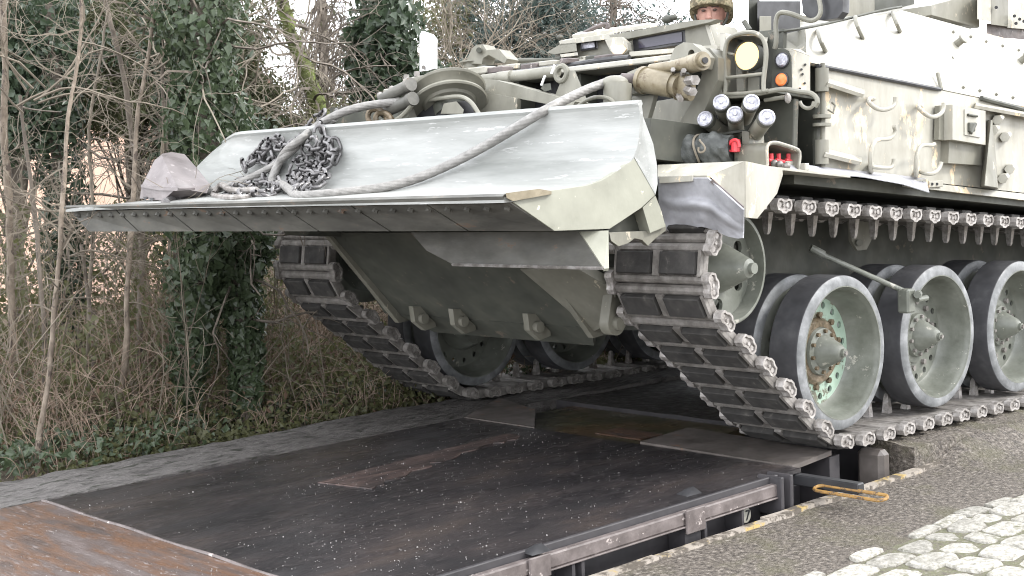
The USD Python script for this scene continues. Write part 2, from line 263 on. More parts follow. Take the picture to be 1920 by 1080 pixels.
CONC = mat('platform_kerb_stone', [(0.25, (0.03, 0.028, 0.026)), (0.4, (0.07, 0.064, 0.06)), (0.52, (0.125, 0.115, 0.108)), (0.62, (0.09, 0.083, 0.078)), (0.78, (0.24, 0.225, 0.215))], scale=10.0, rough=(0.5, 0.9), bump=1.0, bscale=22, bdist=0.03, stretch=(0.6, 1.6, 1), chips=(0.025, 0.026, 0.018), chipscale=11, chipat=0.54, chipwidth=0.07)
ASPH = mat('gritty_asphalt', [(0.22, (0.016, 0.0125, 0.01)), (0.38, (0.044, 0.036, 0.029)), (0.5, (0.09, 0.076, 0.062)), (0.6, (0.15, 0.129, 0.108)), (0.7, (0.28, 0.252, 0.222)), (0.8, (0.52, 0.49, 0.45))], scale=40.0, detail=5.0, rough=(0.35, 0.85), bump=1.0, bscale=60, bdist=0.02, chips=(0.085, 0.078, 0.045), chipscale=2.8, chipat=0.49, chipwidth=0.2)
YEDGE = mat('worn_yellow_edge', [(0.3, (0.28, 0.17, 0.045)), (0.41, (0.32, 0.23, 0.08)), (0.46, (0.24, 0.21, 0.175)), (0.75, (0.3, 0.27, 0.24))], scale=4.0, rough=(0.6, 0.8), bump=0.5, chips=(0.07, 0.058, 0.045), chipscale=14, chipat=0.47, chipwidth=0.08)
COBBLE = mat('pale_granite_sett', [(0.25, (0.1, 0.094, 0.078)), (0.4, (0.2, 0.19, 0.163)), (0.54, (0.29, 0.277, 0.245)), (0.75, (0.43, 0.415, 0.38))], scale=38.0, rough=(0.45, 0.8), bump=1.0, bscale=42, bdist=0.014, chips=(0.1, 0.098, 0.06), chipscale=14, chipat=0.55, chipwidth=0.12, rnd=0.22)
JOINT = mat('mossy_joint_soil', [(0.3, (0.05, 0.044, 0.032)), (0.45, (0.11, 0.1, 0.074)), (0.55, (0.095, 0.098, 0.05)), (0.62, (0.15, 0.138, 0.11)), (0.8, (0.25, 0.235, 0.2))], scale=30.0, rough=(0.8, 0.95), bump=1.0, bscale=70, bdist=0.012)
SOIL = mat('leaf_litter_soil', [(0.25, (0.035, 0.03, 0.022)), (0.5, (0.075, 0.06, 0.042)), (0.75, (0.12, 0.1, 0.065))], scale=5.0, rough=(0.8, 0.95), bump=0.8, bscale=30, bdist=0.03)
RAMP = mat('ramp_cement', [(0.25, (0.08, 0.07, 0.06)), (0.5, (0.15, 0.135, 0.12)), (0.75, (0.27, 0.25, 0.225))], scale=16.0, rough=(0.7, 0.9), bump=0.8, bscale=50, bdist=0.012, chips=(0.1, 0.11, 0.05), chipscale=5, chipat=0.62, chipwidth=0.1)
GRIT = mat('pale_grit', [(0.3, (0.1, 0.094, 0.09)), (0.55, (0.22, 0.21, 0.2)), (0.8, (0.4, 0.38, 0.37))], scale=9, rough=(0.2, 0.5))
PEACH = mat('peach_render', [(0.3, (0.62, 0.42, 0.32)), (0.7, (0.7, 0.5, 0.4))], scale=2.0, rough=(0.8, 0.9), bump=0.2)
ROOFT = mat('roof_tile', [(0.3, (0.16, 0.07, 0.05)), (0.7, (0.26, 0.12, 0.08))], scale=6.0, rough=(0.7, 0.9), bump=0.3)
BARK = mat('grey_bark', [(0.25, (0.06, 0.05, 0.04)), (0.5, (0.12, 0.1, 0.08)), (0.75, (0.2, 0.17, 0.14))], scale=14, rough=(0.8, 0.95), bump=0.8, bscale=50, bdist=0.01, stretch=(1, 1, 0.3))
PALEBARK = mat('pale_bark', [(0.25, (0.07, 0.054, 0.04)), (0.45, (0.135, 0.107, 0.08)), (0.6, (0.185, 0.15, 0.115)), (0.8, (0.28, 0.235, 0.185))], scale=26, rough=(0.7, 0.9), bump=0.8, bdist=0.008, stretch=(1, 1, 0.5), chips=(0.06, 0.045, 0.035), chipscale=22, chipat=0.56)
MOSSBARK = mat('mossy_bark', [(0.25, (0.05, 0.045, 0.03)), (0.5, (0.11, 0.13, 0.04)), (0.75, (0.2, 0.25, 0.07))], scale=7, rough=(0.85, 0.95), bump=0.8, bscale=40, bdist=0.015)
TWIG = mat('winter_twig', [(0.25, (0.085, 0.07, 0.052)), (0.5, (0.15, 0.125, 0.095)), (0.75, (0.24, 0.205, 0.16))], scale=3.5, rough=(0.7, 0.9), bump=0.1)
PALETWIG = mat('pale_twig', [(0.25, (0.12, 0.1, 0.075)), (0.5, (0.19, 0.163, 0.125)), (0.75, (0.29, 0.255, 0.2))], scale=3.5, rough=(0.7, 0.9), bump=0.1)
DEADSTEM = mat('dead_bramble_stem', [(0.25, (0.14, 0.1, 0.075)), (0.5, (0.24, 0.18, 0.135)), (0.75, (0.36, 0.285, 0.22))], scale=3.0, rough=(0.7, 0.9), bump=0.1)
IVY = leafmat('ivy_leaf', (0.055, 0.076, 0.04), (0.1, 0.138, 0.074), (0.2, 0.24, 0.145), 0.32, 0.34)
IVYD = leafmat('dark_ivy_leaf', (0.045, 0.065, 0.038), (0.084, 0.115, 0.068), (0.17, 0.205, 0.128), 0.32, 0.34)
EVER = leafmat('evergreen_leaf', (0.065, 0.073, 0.033), (0.12, 0.132, 0.062), (0.2, 0.21, 0.115), 0.45, 0.5)
SHRUBL = leafmat('shrub_leaf', (0.1, 0.103, 0.045), (0.17, 0.177, 0.082), (0.27, 0.27, 0.155), 0.45, 0.5)
DEADL = leafmat('dead_leaf', (0.11, 0.07, 0.045), (0.18, 0.12, 0.08), (0.28, 0.2, 0.14), 0.3, 0.7)
HAZYL = leafmat('haze_blue_leaf', (0.06, 0.085, 0.075), (0.11, 0.14, 0.125), (0.2, 0.235, 0.21), 0.35, 0.5)  # leaf green turned blue for the smoke haze behind the vehicle

# ------------------------------------------------------------------ ground and platforms
def smooth(t): t = np.clip(t, 0, 1); return t * t * (3 - 2 * t)
def far_z(x, y):
    p = np.stack([x * 0.6, y * 0.6, 0 * x], -1)
    return -0.17 + 0.02 * np.clip(y - 3, 0, 14) + 0.12 * (meshkit.fbm(p, 4, 3) - 0.5) * np.clip((y - 3.0) / 1.0, 0, 1)
gx = np.unique(np.r_[np.linspace(-400, -14, 12), np.linspace(-14, 26, 90), np.linspace(26, 400, 12)])
gy = np.r_[np.linspace(-400, -16, 12), np.linspace(-15, 2.9, 8), [3.0, 3.04], np.linspace(3.06, 24, 70), np.linspace(27, 400, 14)]
GX, GY = np.meshgrid(gx, gy, indexing='ij')
GZ = np.where(GY > 3.05, far_z(GX, GY), -1.15)
obj('ground', grid(np.stack([GX, GY, GZ], -1)), SOIL, smooth=True, kind='structure')

def ramp_z(x): return -0.103 - 0.022 * np.clip(x, 0, 1.7) - 0.075 * np.clip(x - 1.7, 0, 60) 
def plat_z(x, y):
    base = -0.25 - 0.07 * np.clip(x - 2.0, 0, 60)
    k = smooth((x - 0.42) / 0.5) * smooth((y + 0.52) / 0.42)
    return base + (ramp_z(x) - 0.012 - base) * k
px_ = np.r_[np.linspace(-14, -4, 16), np.linspace(-3.9, 3.2, 120), np.linspace(3.4, 16, 30)]
py_ = np.r_[np.linspace(-15, -3, 14), np.linspace(-2.9, -0.2, 60)]
A, B = np.meshgrid(px_, py_, indexing='ij')
Z = plat_z(A, B) + 0.012 * (meshkit.fbm(np.stack([A * 3, B * 3, 0 * A], -1), 4, 5) - 0.5)
P = np.stack([A, B, Z], -1)
edge = P[:, -1].copy(); edge[:, 2] = -1.2; edge[:, 1] += 0.001
obj('asphalt_platform', grid(np.concatenate([P, edge[:, None]], 1)), ASPH, smooth=40, kind='structure')
rx = np.r_[np.linspace(0.34, 3.5, 50), np.linspace(3.7, 16, 25)]; ry = np.linspace(-0.196, 3.05, 50)
A, B = np.meshgrid(rx, ry, indexing='ij')
Z = ramp_z(A) - 0.012 * smooth((-0.05 - B) / 0.1) + 0.014 * (meshkit.fbm(np.stack([A * 5, B * 5, 0 * A], -1), 4, 15) - 0.5)
P = np.stack([A, B, Z], -1); f0 = P[0].copy(); f0[:, 2] = -1.2; e0 = P[:, 0].copy(); e0[:, 2] = -1.2
R = np.concatenate([f0[None], P], 0)
obj('ramp_front', grid(R[:2, 4:]), FRAME, smooth=40, kind='structure')
obj('vehicle_ramp', cat(grid(R[1:, 4:])), mat('shaded_wet_cement', [(0.25, (0.02, 0.018, 0.016)), (0.5, (0.04, 0.036, 0.032)), (0.75, (0.08, 0.072, 0.065))], scale=9.0, rough=(0.4, 0.8), bump=0.8, bscale=50, bdist=0.012), smooth=40, kind='structure')  # wet cement, its colour also darkened for the shadow under the vehicle
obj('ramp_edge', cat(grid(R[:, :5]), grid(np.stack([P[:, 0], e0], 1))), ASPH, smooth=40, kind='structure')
kx = np.r_[np.linspace(-14, -4.1, 30), np.linspace(-4, 2, 150), np.linspace(2.2, 16, 30)]; ky = np.linspace(2.45, 3.06, 22)
A, B = np.meshgrid(kx, ky, indexing='ij')
Z = -0.1 + 0.04 * (meshkit.fbm(np.stack([A * 5, B * 7, 0 * A], -1), 4, 25) - 0.5) - 0.07 * np.clip(A - 1.7, 0, 60)
P = np.stack([A, B, Z], -1); a0 = P[:, :1].copy(); a0[..., 2] = -1.2; a1 = P[:, -1:].copy(); a1[..., 2] = -1.2
obj('far_platform_strip', grid(np.concatenate([a0, P, a1], 1)), CONC, smooth=40, kind='structure')

# yellow-edged kerb stones along the near platform
ke = xf('platform_kerb', kind='structure')
x0 = -9.0
while x0 < 0.5:
    L = RNG.uniform(0.75, 1.05); x1 = min(x0 + L, 0.56)
    j = RNG.uniform(-0.006, 0.006, 4)
    lo = -0.238 + j[0]; hi = -0.188 + j[1] * 0.5
    pts = []
    for xx in np.linspace(x0 + 0.004, x1 - 0.004, 7):
        w = RNG.uniform(-0.011, 0.011)
        pts.append([[xx, lo + w, -0.262], [xx, lo + 0.004 + w, -0.234 + j[2]], [xx, hi + w * 0.4, -0.232 + j[2]], [xx, hi + w * 0.4, -0.33]])
    pts = np.array(pts); g = grid(pts)
    cap0 = tm(pts[0], [[0, 1, 2], [0, 2, 3]]); cap1 = tm(pts[-1], [[2, 1, 0], [3, 2, 0]])
    obj('kerb_stone', cat(g, cap0, cap1), YEDGE, ke, smooth=25)
    x0 = x1

# granite setts
cp = xf('cobbled_pavement', kind='structure')
A, B = np.meshgrid(np.linspace(-3.2, 3.4, 60), np.linspace(-2.6, -0.78, 16), indexing='ij')
Z = plat_z(A, B) + 0.012 + 0.008 * (meshkit.noise(np.stack([A * 8, B * 8, 0 * A], -1), 2) - 0.5) - 0.03 * smooth((B + 0.95) / 0.17)
obj('joint_soil', grid(np.stack([A, B, Z], -1)), JOINT, cp, smooth=True)
def sett(w, d, rg):
    pts = []; n = 14; e = rg.uniform(7, 14); sk = rg.uniform(-.18, .18)
    for k in range(n):
        a = 2 * math.pi * (k + rg.uniform(-.25, .25)) / n; ca, sa = math.cos(a), math.sin(a)
        rr = (abs(ca) ** e + abs(sa) ** e) ** (-1 / e) * rg.uniform(0.88, 1.03)
        x, y = ca * rr * w / 2 + sk * sa * d / 2, sa * rr * d / 2
        h = rg.uniform(-0.003, 0.003)
        pts += [[x, y, -0.04], [x, y, -0.006 + h], [x * 0.95, y * 0.93, 0.004 + h]]
    for q in range(5): pts.append([rg.uniform(-.38, .38) * w, rg.uniform(-.38, .38) * d, 0.006 + rg.uniform(-.003, .004)])
    return hull(pts)
rg = np.random.default_rng(3)
y = -0.775; row = 0
while y > -2.35:
    d = rg.uniform(0.13, 0.165); x = -2.9 + rg.uniform(0, 0.2)
    while x < 1.9:
        w = rg.uniform(0.15, 0.27)
        if row == 0: dd = d * rg.uniform(0.5, 0.95)
        else: dd = d
        skip = (row == 0 and rg.random() < 0.45) or rg.random() < 0.015
        vis = not (x < -1.9 and y > -1.2) and not (x > 1.2 and y < -1.7)
        if not skip and vis:
            m = sett(w - 0.006, dd - 0.008, rg)
            m.apply_transform(trimesh.transformations.euler_matrix(rg.uniform(-.05, .05), rg.uniform(-.04, .04), rg.uniform(-.1, .1)))
            yy = y - d + dd / 2 + rg.uniform(-.008, .008)
            m.apply_translation([x + w / 2, yy, float(plat_z(np.array(x + w / 2), np.array(yy))) + 0.014 + rg.uniform(-.007, .006)])
            obj('cobble', m, COBBLE, cp, smooth=28)
        x += w
    y -= d; row += 1

# ------------------------------------------------------------------ flat wagon
wg = xf('flat_wagon', label='dark wet steel flat wagon with rusty deck plates in front of the tracked vehicle', category='rail wagon')
def deckplate(x0, x1, y0, y1, z, mt, seed, amp=0.006, th=0.02, nx=30, ny=24):
    A, B = np.meshgrid(np.linspace(x0, x1, nx), np.linspace(y0, y1, ny), indexing='ij')
    e = np.minimum.reduce([A - x0, x1 - A, B - y0, y1 - B])
    Zz = z + amp * (meshkit.fbm(np.stack([A * 1.7, B * 1.7, 0 * A], -1), 3, seed) - 0.5) * np.clip(e / 0.1, 0, 1)
    return shell(np.stack([A, B, Zz], -1), th)
obj('deck_plate', deckplate(-3.232, -0.5, -0.07, 2.43, -0.1, DECK, 41, th=0.02), DECK, wg, smooth=40)
obj('deck_plate', deckplate(-8.0, -3.238, -0.07, 2.43, -0.094, DECK_RUST, 43, th=0.02), DECK_RUST, wg, smooth=40, label='rusty orange-brown deck plate nearest the camera')
# worn plank-like strip down the middle
_e = np.random.default_rng(9); _u = np.linspace(0, 1, 30)
pts = np.vstack([np.c_[-2.16 + 1.44 * _u, 1.65 + 0.15 * _u + _e.normal(0, .006, 30)], np.c_[-0.72 - 1.36 * _u, 1.68 - 0.36 * _u ** 1.4 + _e.normal(0, .022, 30)]])
obj('worn_strip', plate(np.c_[pts, np.full(60, -0.0945)], 0.01, (0, 0, -1)), DECK_WORN, wg, smooth=False)
obj('weld_seam', tube([[-3.235, y, -0.094 + 0.003 * math.sin(y * 9)] for y in np.linspace(-0.06, 2.42, 40)], 0.008, 6), RAIL, wg)
# loading flaps and the recess between them
obj('ramp_flap', plate([[-0.5, -0.02, -0.094], [-0.47, 1.0, -0.094], [-0.02, 1.03, -0.088], [-0.1, 0.02, -0.09]], 0.025), FLAPST, wg, smooth=False)
obj('ramp_flap', plate([[-0.5, 1.8, -0.094], [-0.5, 2.42, -0.094], [0.1, 2.75, -0.085], [-0.1, 2.2, -0.085]], 0.025), FLAPST, wg, smooth=False)
obj('recess_floor', bx((-0.5, 0.9, -0.24), (0.335, 2.3, -0.135)), RECESS, wg, smooth=False)
obj('coupling_plate', cbox((-0.3, 1.15, -0.134), (-0.1, 1.5, -0.125)), DECK_RUST, wg)
obj('end_sill', bx((-0.12, 0.02, -0.5), (-0.03, 0.88, -0.122)), FRAME, wg, smooth=False)
obj('underframe', bx((-8, 0.2, -0.75), (-0.13, 2.3, -0.25)), FRAME, wg, smooth=False)
obj('side_web', bx((-8, -0.03, -0.55), (-0.7, -0.01, -0.121)), FRAME, wg, smooth=False)
obj('deck_edge_angle', cbox((-8, -0.094, -0.125), (-0.72, -0.072, -0.09), 0.004), FRAME, wg)
obj('side_rail', cbox((-8, -0.135, -0.178), (-0.74, -0.096, -0.118), 0.006), RAIL, wg)
obj('rail_lip', cbox((-8, -0.142, -0.186), (-0.76, -0.09, -0.179), 0.003), RAIL, wg)
for q in (1320, 1300 - 17, 1090, 1072):
    p = at(q, 985 if q > 1200 else 1060, 'y', -0.12)
    obj('side_rib', bx((p[0] - 0.009, -0.13, -0.5), (p[0] + 0.009, -0.032, -0.19)), FRAME, wg, smooth=False)
p0, p1 = at(1284, 950, 'y', -0.14)[0], at(1320, 950, 'y', -0.14)[0]
obj('stake_pocket', cbox((p0, -0.15, -0.215), (p1, -0.137, -0.108), 0.004), RAIL, wg)
obj('stake_pocket', cbox((p0 + 0.01, -0.128, -0.33), (p1 - 0.01, -0.03, -0.215), 0.004), FRAME, wg)
p0, p1 = at(990, 1045, 'y', -0.14)[0], at(1030, 1035, 'y', -0.14)[0]
obj('stake_pocket', cbox((p0, -0.15, -0.2), (p1, -0.137, -0.108), 0.004), RAIL, wg)
for q in (1384, 1389):
    pass
pr = at(1383, 960, 'y', -0.1)[0]
obj('side_rib', bx((pr - 0.008, -0.13, -0.45), (pr + 0.008, -0.032, -0.19)), FRAME, wg, smooth=False)
pl = at(1393, 962, 'y', -0.075)
tg = lathe([(0.0, 0), (0.036, 0), (0.036, 0.006), (0.0, 0.006)], 20); tg.apply_translation([pl[0] + 0.012, -0.085, pl[2] - 0.012])
tagp = obj('number_disc', tg, OLIVE_LIT, wg)
t7 = meshkit.text_mesh('7', 0.045, 0.002, True); v = t7.vertices.copy(); t7.vertices = np.stack([v[:, 0], -v[:, 2], v[:, 1]], -1); trimesh.repair.fix_normals(t7)
t7.apply_translation([pl[0] + 0.0, -0.0855, pl[2] - 0.034]); obj('numeral', t7, BLACK, tagp, smooth=False)
obj('end_post', [cbox((-0.79, -0.16, -0.27), (-0.765, -0.02, -0.085), 0.004), cbox((-0.765, -0.075, -0.27), (-0.69, -0.055, -0.095), 0.004), cbox((-0.715, -0.16, -0.27), (-0.69, -0.02, -0.085), 0.004)], FRAME, wg)
# lashing lugs along the deck edge
for q in ((1292, 922), (1005, 1030)):
    p = at(q[0], q[1], 'z', -0.09)
    obj('lashing_lug', hull([[p[0] + a, p[1] + b_, -0.1 + c] for a, b_, c in ((-.05, -.03, 0), (.05, -.035, 0), (.05, .03, 0), (-.04, .045, 0), (-.03, .0, .022), (.03, .0, .03), (.02, .03, .02))]), BLACK, wg, smooth=80)
# folding bar with a yellow loop handle
obj('swing_bar', [cbox((-0.545, -0.42, -0.178), (-0.49, -0.02, -0.124), 0.006), cbox((-0.56, -0.03, -0.2), (-0.47, 0.02, -0.115), 0.006)], BLACK, wg)
ang = np.linspace(0, 2 * np.pi, 41)[:-1]
lp = []
for a in np.r_[ang, ang[0]]:
    c, s = math.cos(a), math.sin(a)
    lp.append([-0.575 + 0.036 * s, -0.395 + (-0.155 if c > 0 else 0.155) - 0.036 * c, -0.163 + 0.006 * s])
obj('loop_handle', tube(lp, 0.0085, 8, cap=False), YELLOW, wg, label='yellow loop handle')
# rubble and the buffer post standing in the gap
obj('buffer_post', [cbox((0.18, -0.1, -0.7), (0.275, 0.06, -0.13), 0.025)], FLAPST, label='short grey concrete post in the gap under the near track', category='post')
# loose pale grit on the deck
gm = []
rg = np.random.default_rng(11)
ico = trimesh.creation.icosahedron()
N = 3000
X = np.r_[rg.uniform(-3.9, -0.6, N)]; Y = rg.uniform(-0.05, 2.35, N)
dens = meshkit.fbm(np.stack([X * 1.5, Y * 1.5, 0 * X], -1), 3, 8)
V, F, n = [], [], 0
for x, y, d in zip(X, Y, dens):
    if d < rg.uniform(0.3, 0.7) : continue
    s = rg.uniform(0.0008, 0.0026) * (1 if rg.random() > 0.06 else 1.6)
    v = ico.vertices * s * rg.uniform(0.7, 1.3, 3) + [x, y, -0.094 + s * 0.6]
    V.append(v); F.append(ico.faces + n); n += 12
obj('deck_grit', tm(np.vstack(V), np.vstack(F)), GRIT, kind='stuff', label='pale grit scattered over the dark wagon deck', category='grit')

# ------------------------------------------------------------------ the tracked recovery vehicle
YC = 1.645
veh = xf('armoured_recovery_vehicle', label='olive green tracked armoured recovery vehicle with raised dozer blade climbing onto the wagon', category='armoured vehicle')
def mir(m):
    m = m.copy(); m.vertices[:, 1] = 2 * YC - m.vertices[:, 1]; m.faces = m.faces[:, ::-1]; return m
WX = [0.965 * k for k in range(6)]
WZ = [0.405, 0.385, 0.340, 0.272, 0.2, 0.127]
IDL, SPR = np.array([-0.87, 0.91]), np.array([5.5, 0.33])

# --- running gear
circ = lambda c, r: Point(*c).buffer(r, 48)
parts = [circ(IDL, 0.305).union(circ((WX[0], WZ[0]), 0.452)).convex_hull]
for k in range(5): parts.append(circ((WX[k], WZ[k]), 0.452).union(circ((WX[k + 1], WZ[k + 1]), 0.452)).convex_hull)
parts += [circ((WX[5], WZ[5]), 0.452).union(circ(SPR, 0.33)).convex_hull, circ(IDL, 0.305).union(circ(SPR, 0.33)).convex_hull]
from shapely.ops import unary_union
ring = np.array(unary_union(parts).exterior.coords)
if Polygon(ring).exterior.is_ccw: ring = ring[::-1]
seg = np.r_[0, np.cumsum(np.hypot(*np.diff(ring, axis=0).T))]; LT = seg[-1]; NL = int(round(LT / 0.197)); PITCH = LT / NL
def on_path(s):
    s = np.mod(s, LT); return np.stack([np.interp(s, seg, ring[:, 0]), np.interp(s, seg, ring[:, 1])], -1)
def link_parts():
    c = lambda lo, hi: cbox(lo, hi, 0.004)           # (s, y, n), y about the middle of the track
    hp = PITCH / 2
    body = [bx((-0.062, -0.262, -0.022), (0.062, 0.262, 0.014))]
    for s in (-0.07, 0.07): body.append(cyl([s, -0.272, -0.002], [s, 0.272, -0.002], 0.025, 10))
    for y0, y1 in ((-0.262, -0.244), (-0.022, 0.022), (0.244, 0.262)): body.append(bx((-0.06, y0, 0.012), (0.06, y1, 0.034)))
    pads = [c((-0.052, -0.238, 0.012), (0.052, -0.028, 0.05)), c((-0.052, 0.028, 0.012), (0.052, 0.238, 0.05))]
    horn = hull([[s * a, y, z] for z, a, yy in ((-0.02, 0.02, 0.022), (-0.115, 0.0125, 0.015), (-0.132, 0.008, 0.009)) for s in (-1, 1) for y in (-yy, yy)])
    cap = Polygon([(-0.07, 0.0), (-0.058, 0.03), (-0.032, 0.036), (-0.012, 0.028), (0.012, 0.028), (0.032, 0.036), (0.058, 0.03), (0.07, 0.0), (0.058, -0.03), (0.03, -0.036), (0.016, -0.047), (-0.016, -0.047), (-0.03, -0.036), (-0.058, -0.03)])
    cap = cap.buffer(-0.005).buffer(0.005, 3)
    inner = cap.buffer(-0.012, 3); rng_ = cap.difference(inner)
    con = []
    def ex(pg, h0, h1):
        m = trimesh.creation.extrude_polygon(pg, h1 - h0, engine='earcut'); v = m.vertices; m = tm(np.stack([v[:, 0], v[:, 2] + h0, v[:, 1]], -1), m.faces); trimesh.repair.fix_normals(m); return m
    for y0, o in ((-0.318, 0), (0.274, 1)):
        fl = (y0 + 0.013, y0 + 0.044) if o == 0 else (y0, y0 + 0.031)
        bolt = cyl([0, y0 + 0.003, -0.004], [0, y0 + 0.04, -0.004], 0.011, 6)
        pins = [cyl([s, y0 + 0.006, 0.0], [s, y0 + 0.038, 0.0], 0.015, 8) for s in (-0.036, 0.036)]
        con.append(cat(ex(rng_, y0, y0 + 0.044), ex(inner, *fl), bolt, *pins))
    for q in con: q.vertices = (q.vertices - [0, q.vertices[:, 1].mean(), 0]) * [0.9, 1, 0.86] + [0, q.vertices[:, 1].mean(), 0]
    return cat(*body), pads, horn, con
LB, LP, LH, LCN = link_parts()
YT = 0.222
def place(m, c, t, n, mirror):
    v = m.vertices; w = np.stack([c[0] + v[:, 0] * t[0] + v[:, 2] * n[0], YT + v[:, 1], c[1] + v[:, 0] * t[1] + v[:, 2] * n[1]], -1)
    r = tm(w, m.faces)
    if np.linalg.det(np.array([[t[0], 0, n[0]], [0, 1, 0], [t[1], 0, n[1]]])) < 0: r.faces = r.faces[:, ::-1]
    return mir(r) if mirror else r
for side in (0, 1):
    trk = xf('track', veh)
    for k in range(NL):
        a, b = on_path(k * PITCH), on_path((k + 1) * PITCH); c = (a + b) / 2; t = norm(b - a); n = np.array([-t[1], t[0]])
        if n @ (c - np.array([2.3, 0.55])) < 0 and abs(c[0]) < 50:
            n = n
        mid = c - np.array([2.3, 0.5])
        tt, nn = t, np.array([-t[1], t[0]])                        # clockwise path: outward is to the left
        if side == 1 and c[0] > 2.5: continue                      # far side, behind the hull
        jit = 0.003 * math.sin(k * 7.3 + side)
        obj('track_link', place(LB, c + nn * jit, tt, nn, side), TRACKSTEEL, trk, smooth=35)
        for q in LP: obj('track_pad', place(q, c + nn * jit, tt, nn, side), PADRUBBER, trk, smooth=False)
        obj('guide_horn', place(LH, c, tt, nn, side), CONNECTOR, trk, smooth=30)
        t2 = norm(on_path((k + 0.2) * PITCH) - on_path((k - 0.2) * PITCH)); n2 = np.array([-t2[1], t2[0]])
        for q in LCN: obj('end_connector', place(q, a, t2, n2, side), CONNECTOR if not side else TRACKSTEEL, trk, smooth=30)

def wheel(parent_name, loc, mirror, disc_mt, hub_mt):
    w = xf(parent_name, veh, loc=(loc[0], 2 * YC if mirror else 0.0, loc[1]))
    M = (lambda m: (lambda q: (q.vertices.__imul__([1, -1, 1]), q)[1])(m.copy())) if mirror else (lambda m: m)
    def M(m):
        if not mirror: return m
        q = m.copy(); q.vertices = q.vertices * [1, -1, 1]; q.faces = q.faces[:, ::-1]; return q
    for y0, y1 in ((0.0, 0.188), (0.272, 0.46)):
        obj('tyre', M(lathe([(0.342, y0 + .004), (0.385, y0 + .002), (0.4, y0 + 0.012), (0.402, y0 + 0.02), (0.402, y1 - 0.02), (0.4, y1 - 0.012), (0.385, y1 - .002), (0.342, y1 - .004)], 64, True)), RUBBER, w, smooth=35)
    for y0, s in ((-0.0015, 1), (0.4615, -1), (0.1895, -1), (0.2705, 1)):
        obj('tyre_edge', M(lathe([(0.343, y0), (0.352, y0 - .003 * s), (0.384, y0), (0.3985, y0 + 0.012 * s), (0.3985, y0 + 0.03 * s), (0.345, y0 + .02 * s)], 64, True)), RIMRUBBER, w, smooth=35)
    rim = lathe([(0.3465, -0.004), (0.3415, -0.004), (0.337, 0.01), (0.325, 0.03), (0.318, 0.1), (0.3, 0.15), (0.282, 0.168), (0.282, 0.19), (0.3465, 0.185)], 64, True)
    rim2 = lathe([(0.3465, 0.464), (0.3415, 0.464), (0.337, 0.45), (0.325, 0.43), (0.318, 0.36), (0.3, 0.31), (0.282, 0.292), (0.282, 0.27), (0.3465, 0.275)], 64, True)
    obj('rim', M(rim), WHEELPAINT, w, smooth=35); obj('rim', M(rim2), WHEELPAINT, w, smooth=35)
    an = Point(0, 0).buffer(0.284, 32).difference(Point(0, 0).buffer(0.06, 16))
    hol = [Point(0.245 * math.cos(a), 0.245 * math.sin(a)).buffer(0.0185, 6) for a in np.arange(16) * math.pi / 8 + 0.1]
    for h in hol: an = an.difference(h)
    obj('disc', M(extr(an, 0.166, 0.18)), disc_mt, w, smooth=False); obj('disc', M(extr(an, 0.28, 0.294)), WHEELPAINT, w, smooth=False)
    hub = lathe([(0.0, 0.175), (0.158, 0.172), (0.158, 0.15), (0.128, 0.146), (0.122, 0.122), (0.09, 0.116), (0.084, 0.1), (0.046, 0.022), (0.034, 0.008), (0.022, 0.004), (0.022, -0.012), (0.0, -0.012)], 32)
    hub.vertices[:, 1] += 0.002
    hb = w; obj('hub', M(hub), hub_mt, w, smooth=28)
    for r, y, s, N in ((0.107, 0.106, 0.011, 10), (0.19, 0.146, 0.017, 10)):
        for a in np.arange(N) * 2 * np.pi / N + 0.2:
            obj('hub_bolt', M(cyl([r * math.cos(a), y, r * math.sin(a)], [r * math.cos(a), y + 0.022, r * math.sin(a)], s, 6)), RUSTGOLD if disc_mt is MINT else TRACKSTEEL, w, smooth=False)
    if disc_mt is MINT:
        obj('hub_flange', M(lathe([(0.16, 0.148), (0.13, 0.143), (0.128, 0.14), (0.16, 0.138), (0.178, 0.158), (0.172, 0.164)], 32)), RUSTGOLD, w)
    obj('grease_plug', M(cyl([0, -0.02, 0], [0, -0.008, 0], 0.012, 6)), STEEL, hb, smooth=False)
    boss = lathe([(0.0, 0.29), (0.17, 0.29), (0.17, 0.33), (0.14, 0.4), (0.12, 0.46), (0.0, 0.46)], 32)
    obj('inner_boss', M(boss), WHEELPAINT, w, smooth=28)
    return w
for side in (0, 1):
    base = None
    for k in range(6 if side == 0 else 3):
        if k == 0 and side == 0:
            w = wheel('road_wheel', (WX[0], WZ[0]), False, MINT, WHEELPAINT); tag(w, label='front near road wheel with pale mint primer ring round its hub'); continue
        if base is None: base = wheel('road_wheel', (WX[k], WZ[k]), side, WHEELPAINT, WHEELPAINT); continue
        x = UsdGeom.Xform.Define(stage, path_of('road_wheel', veh)); x.GetPrim().GetReferences().AddInternalReference(base.GetPath())
        x.GetPrim().GetAttribute('xformOp:translate').Set(Gf.Vec3d(WX[k], 2 * YC if side else 0, WZ[k])); x.GetPrim().SetInstanceable(True)
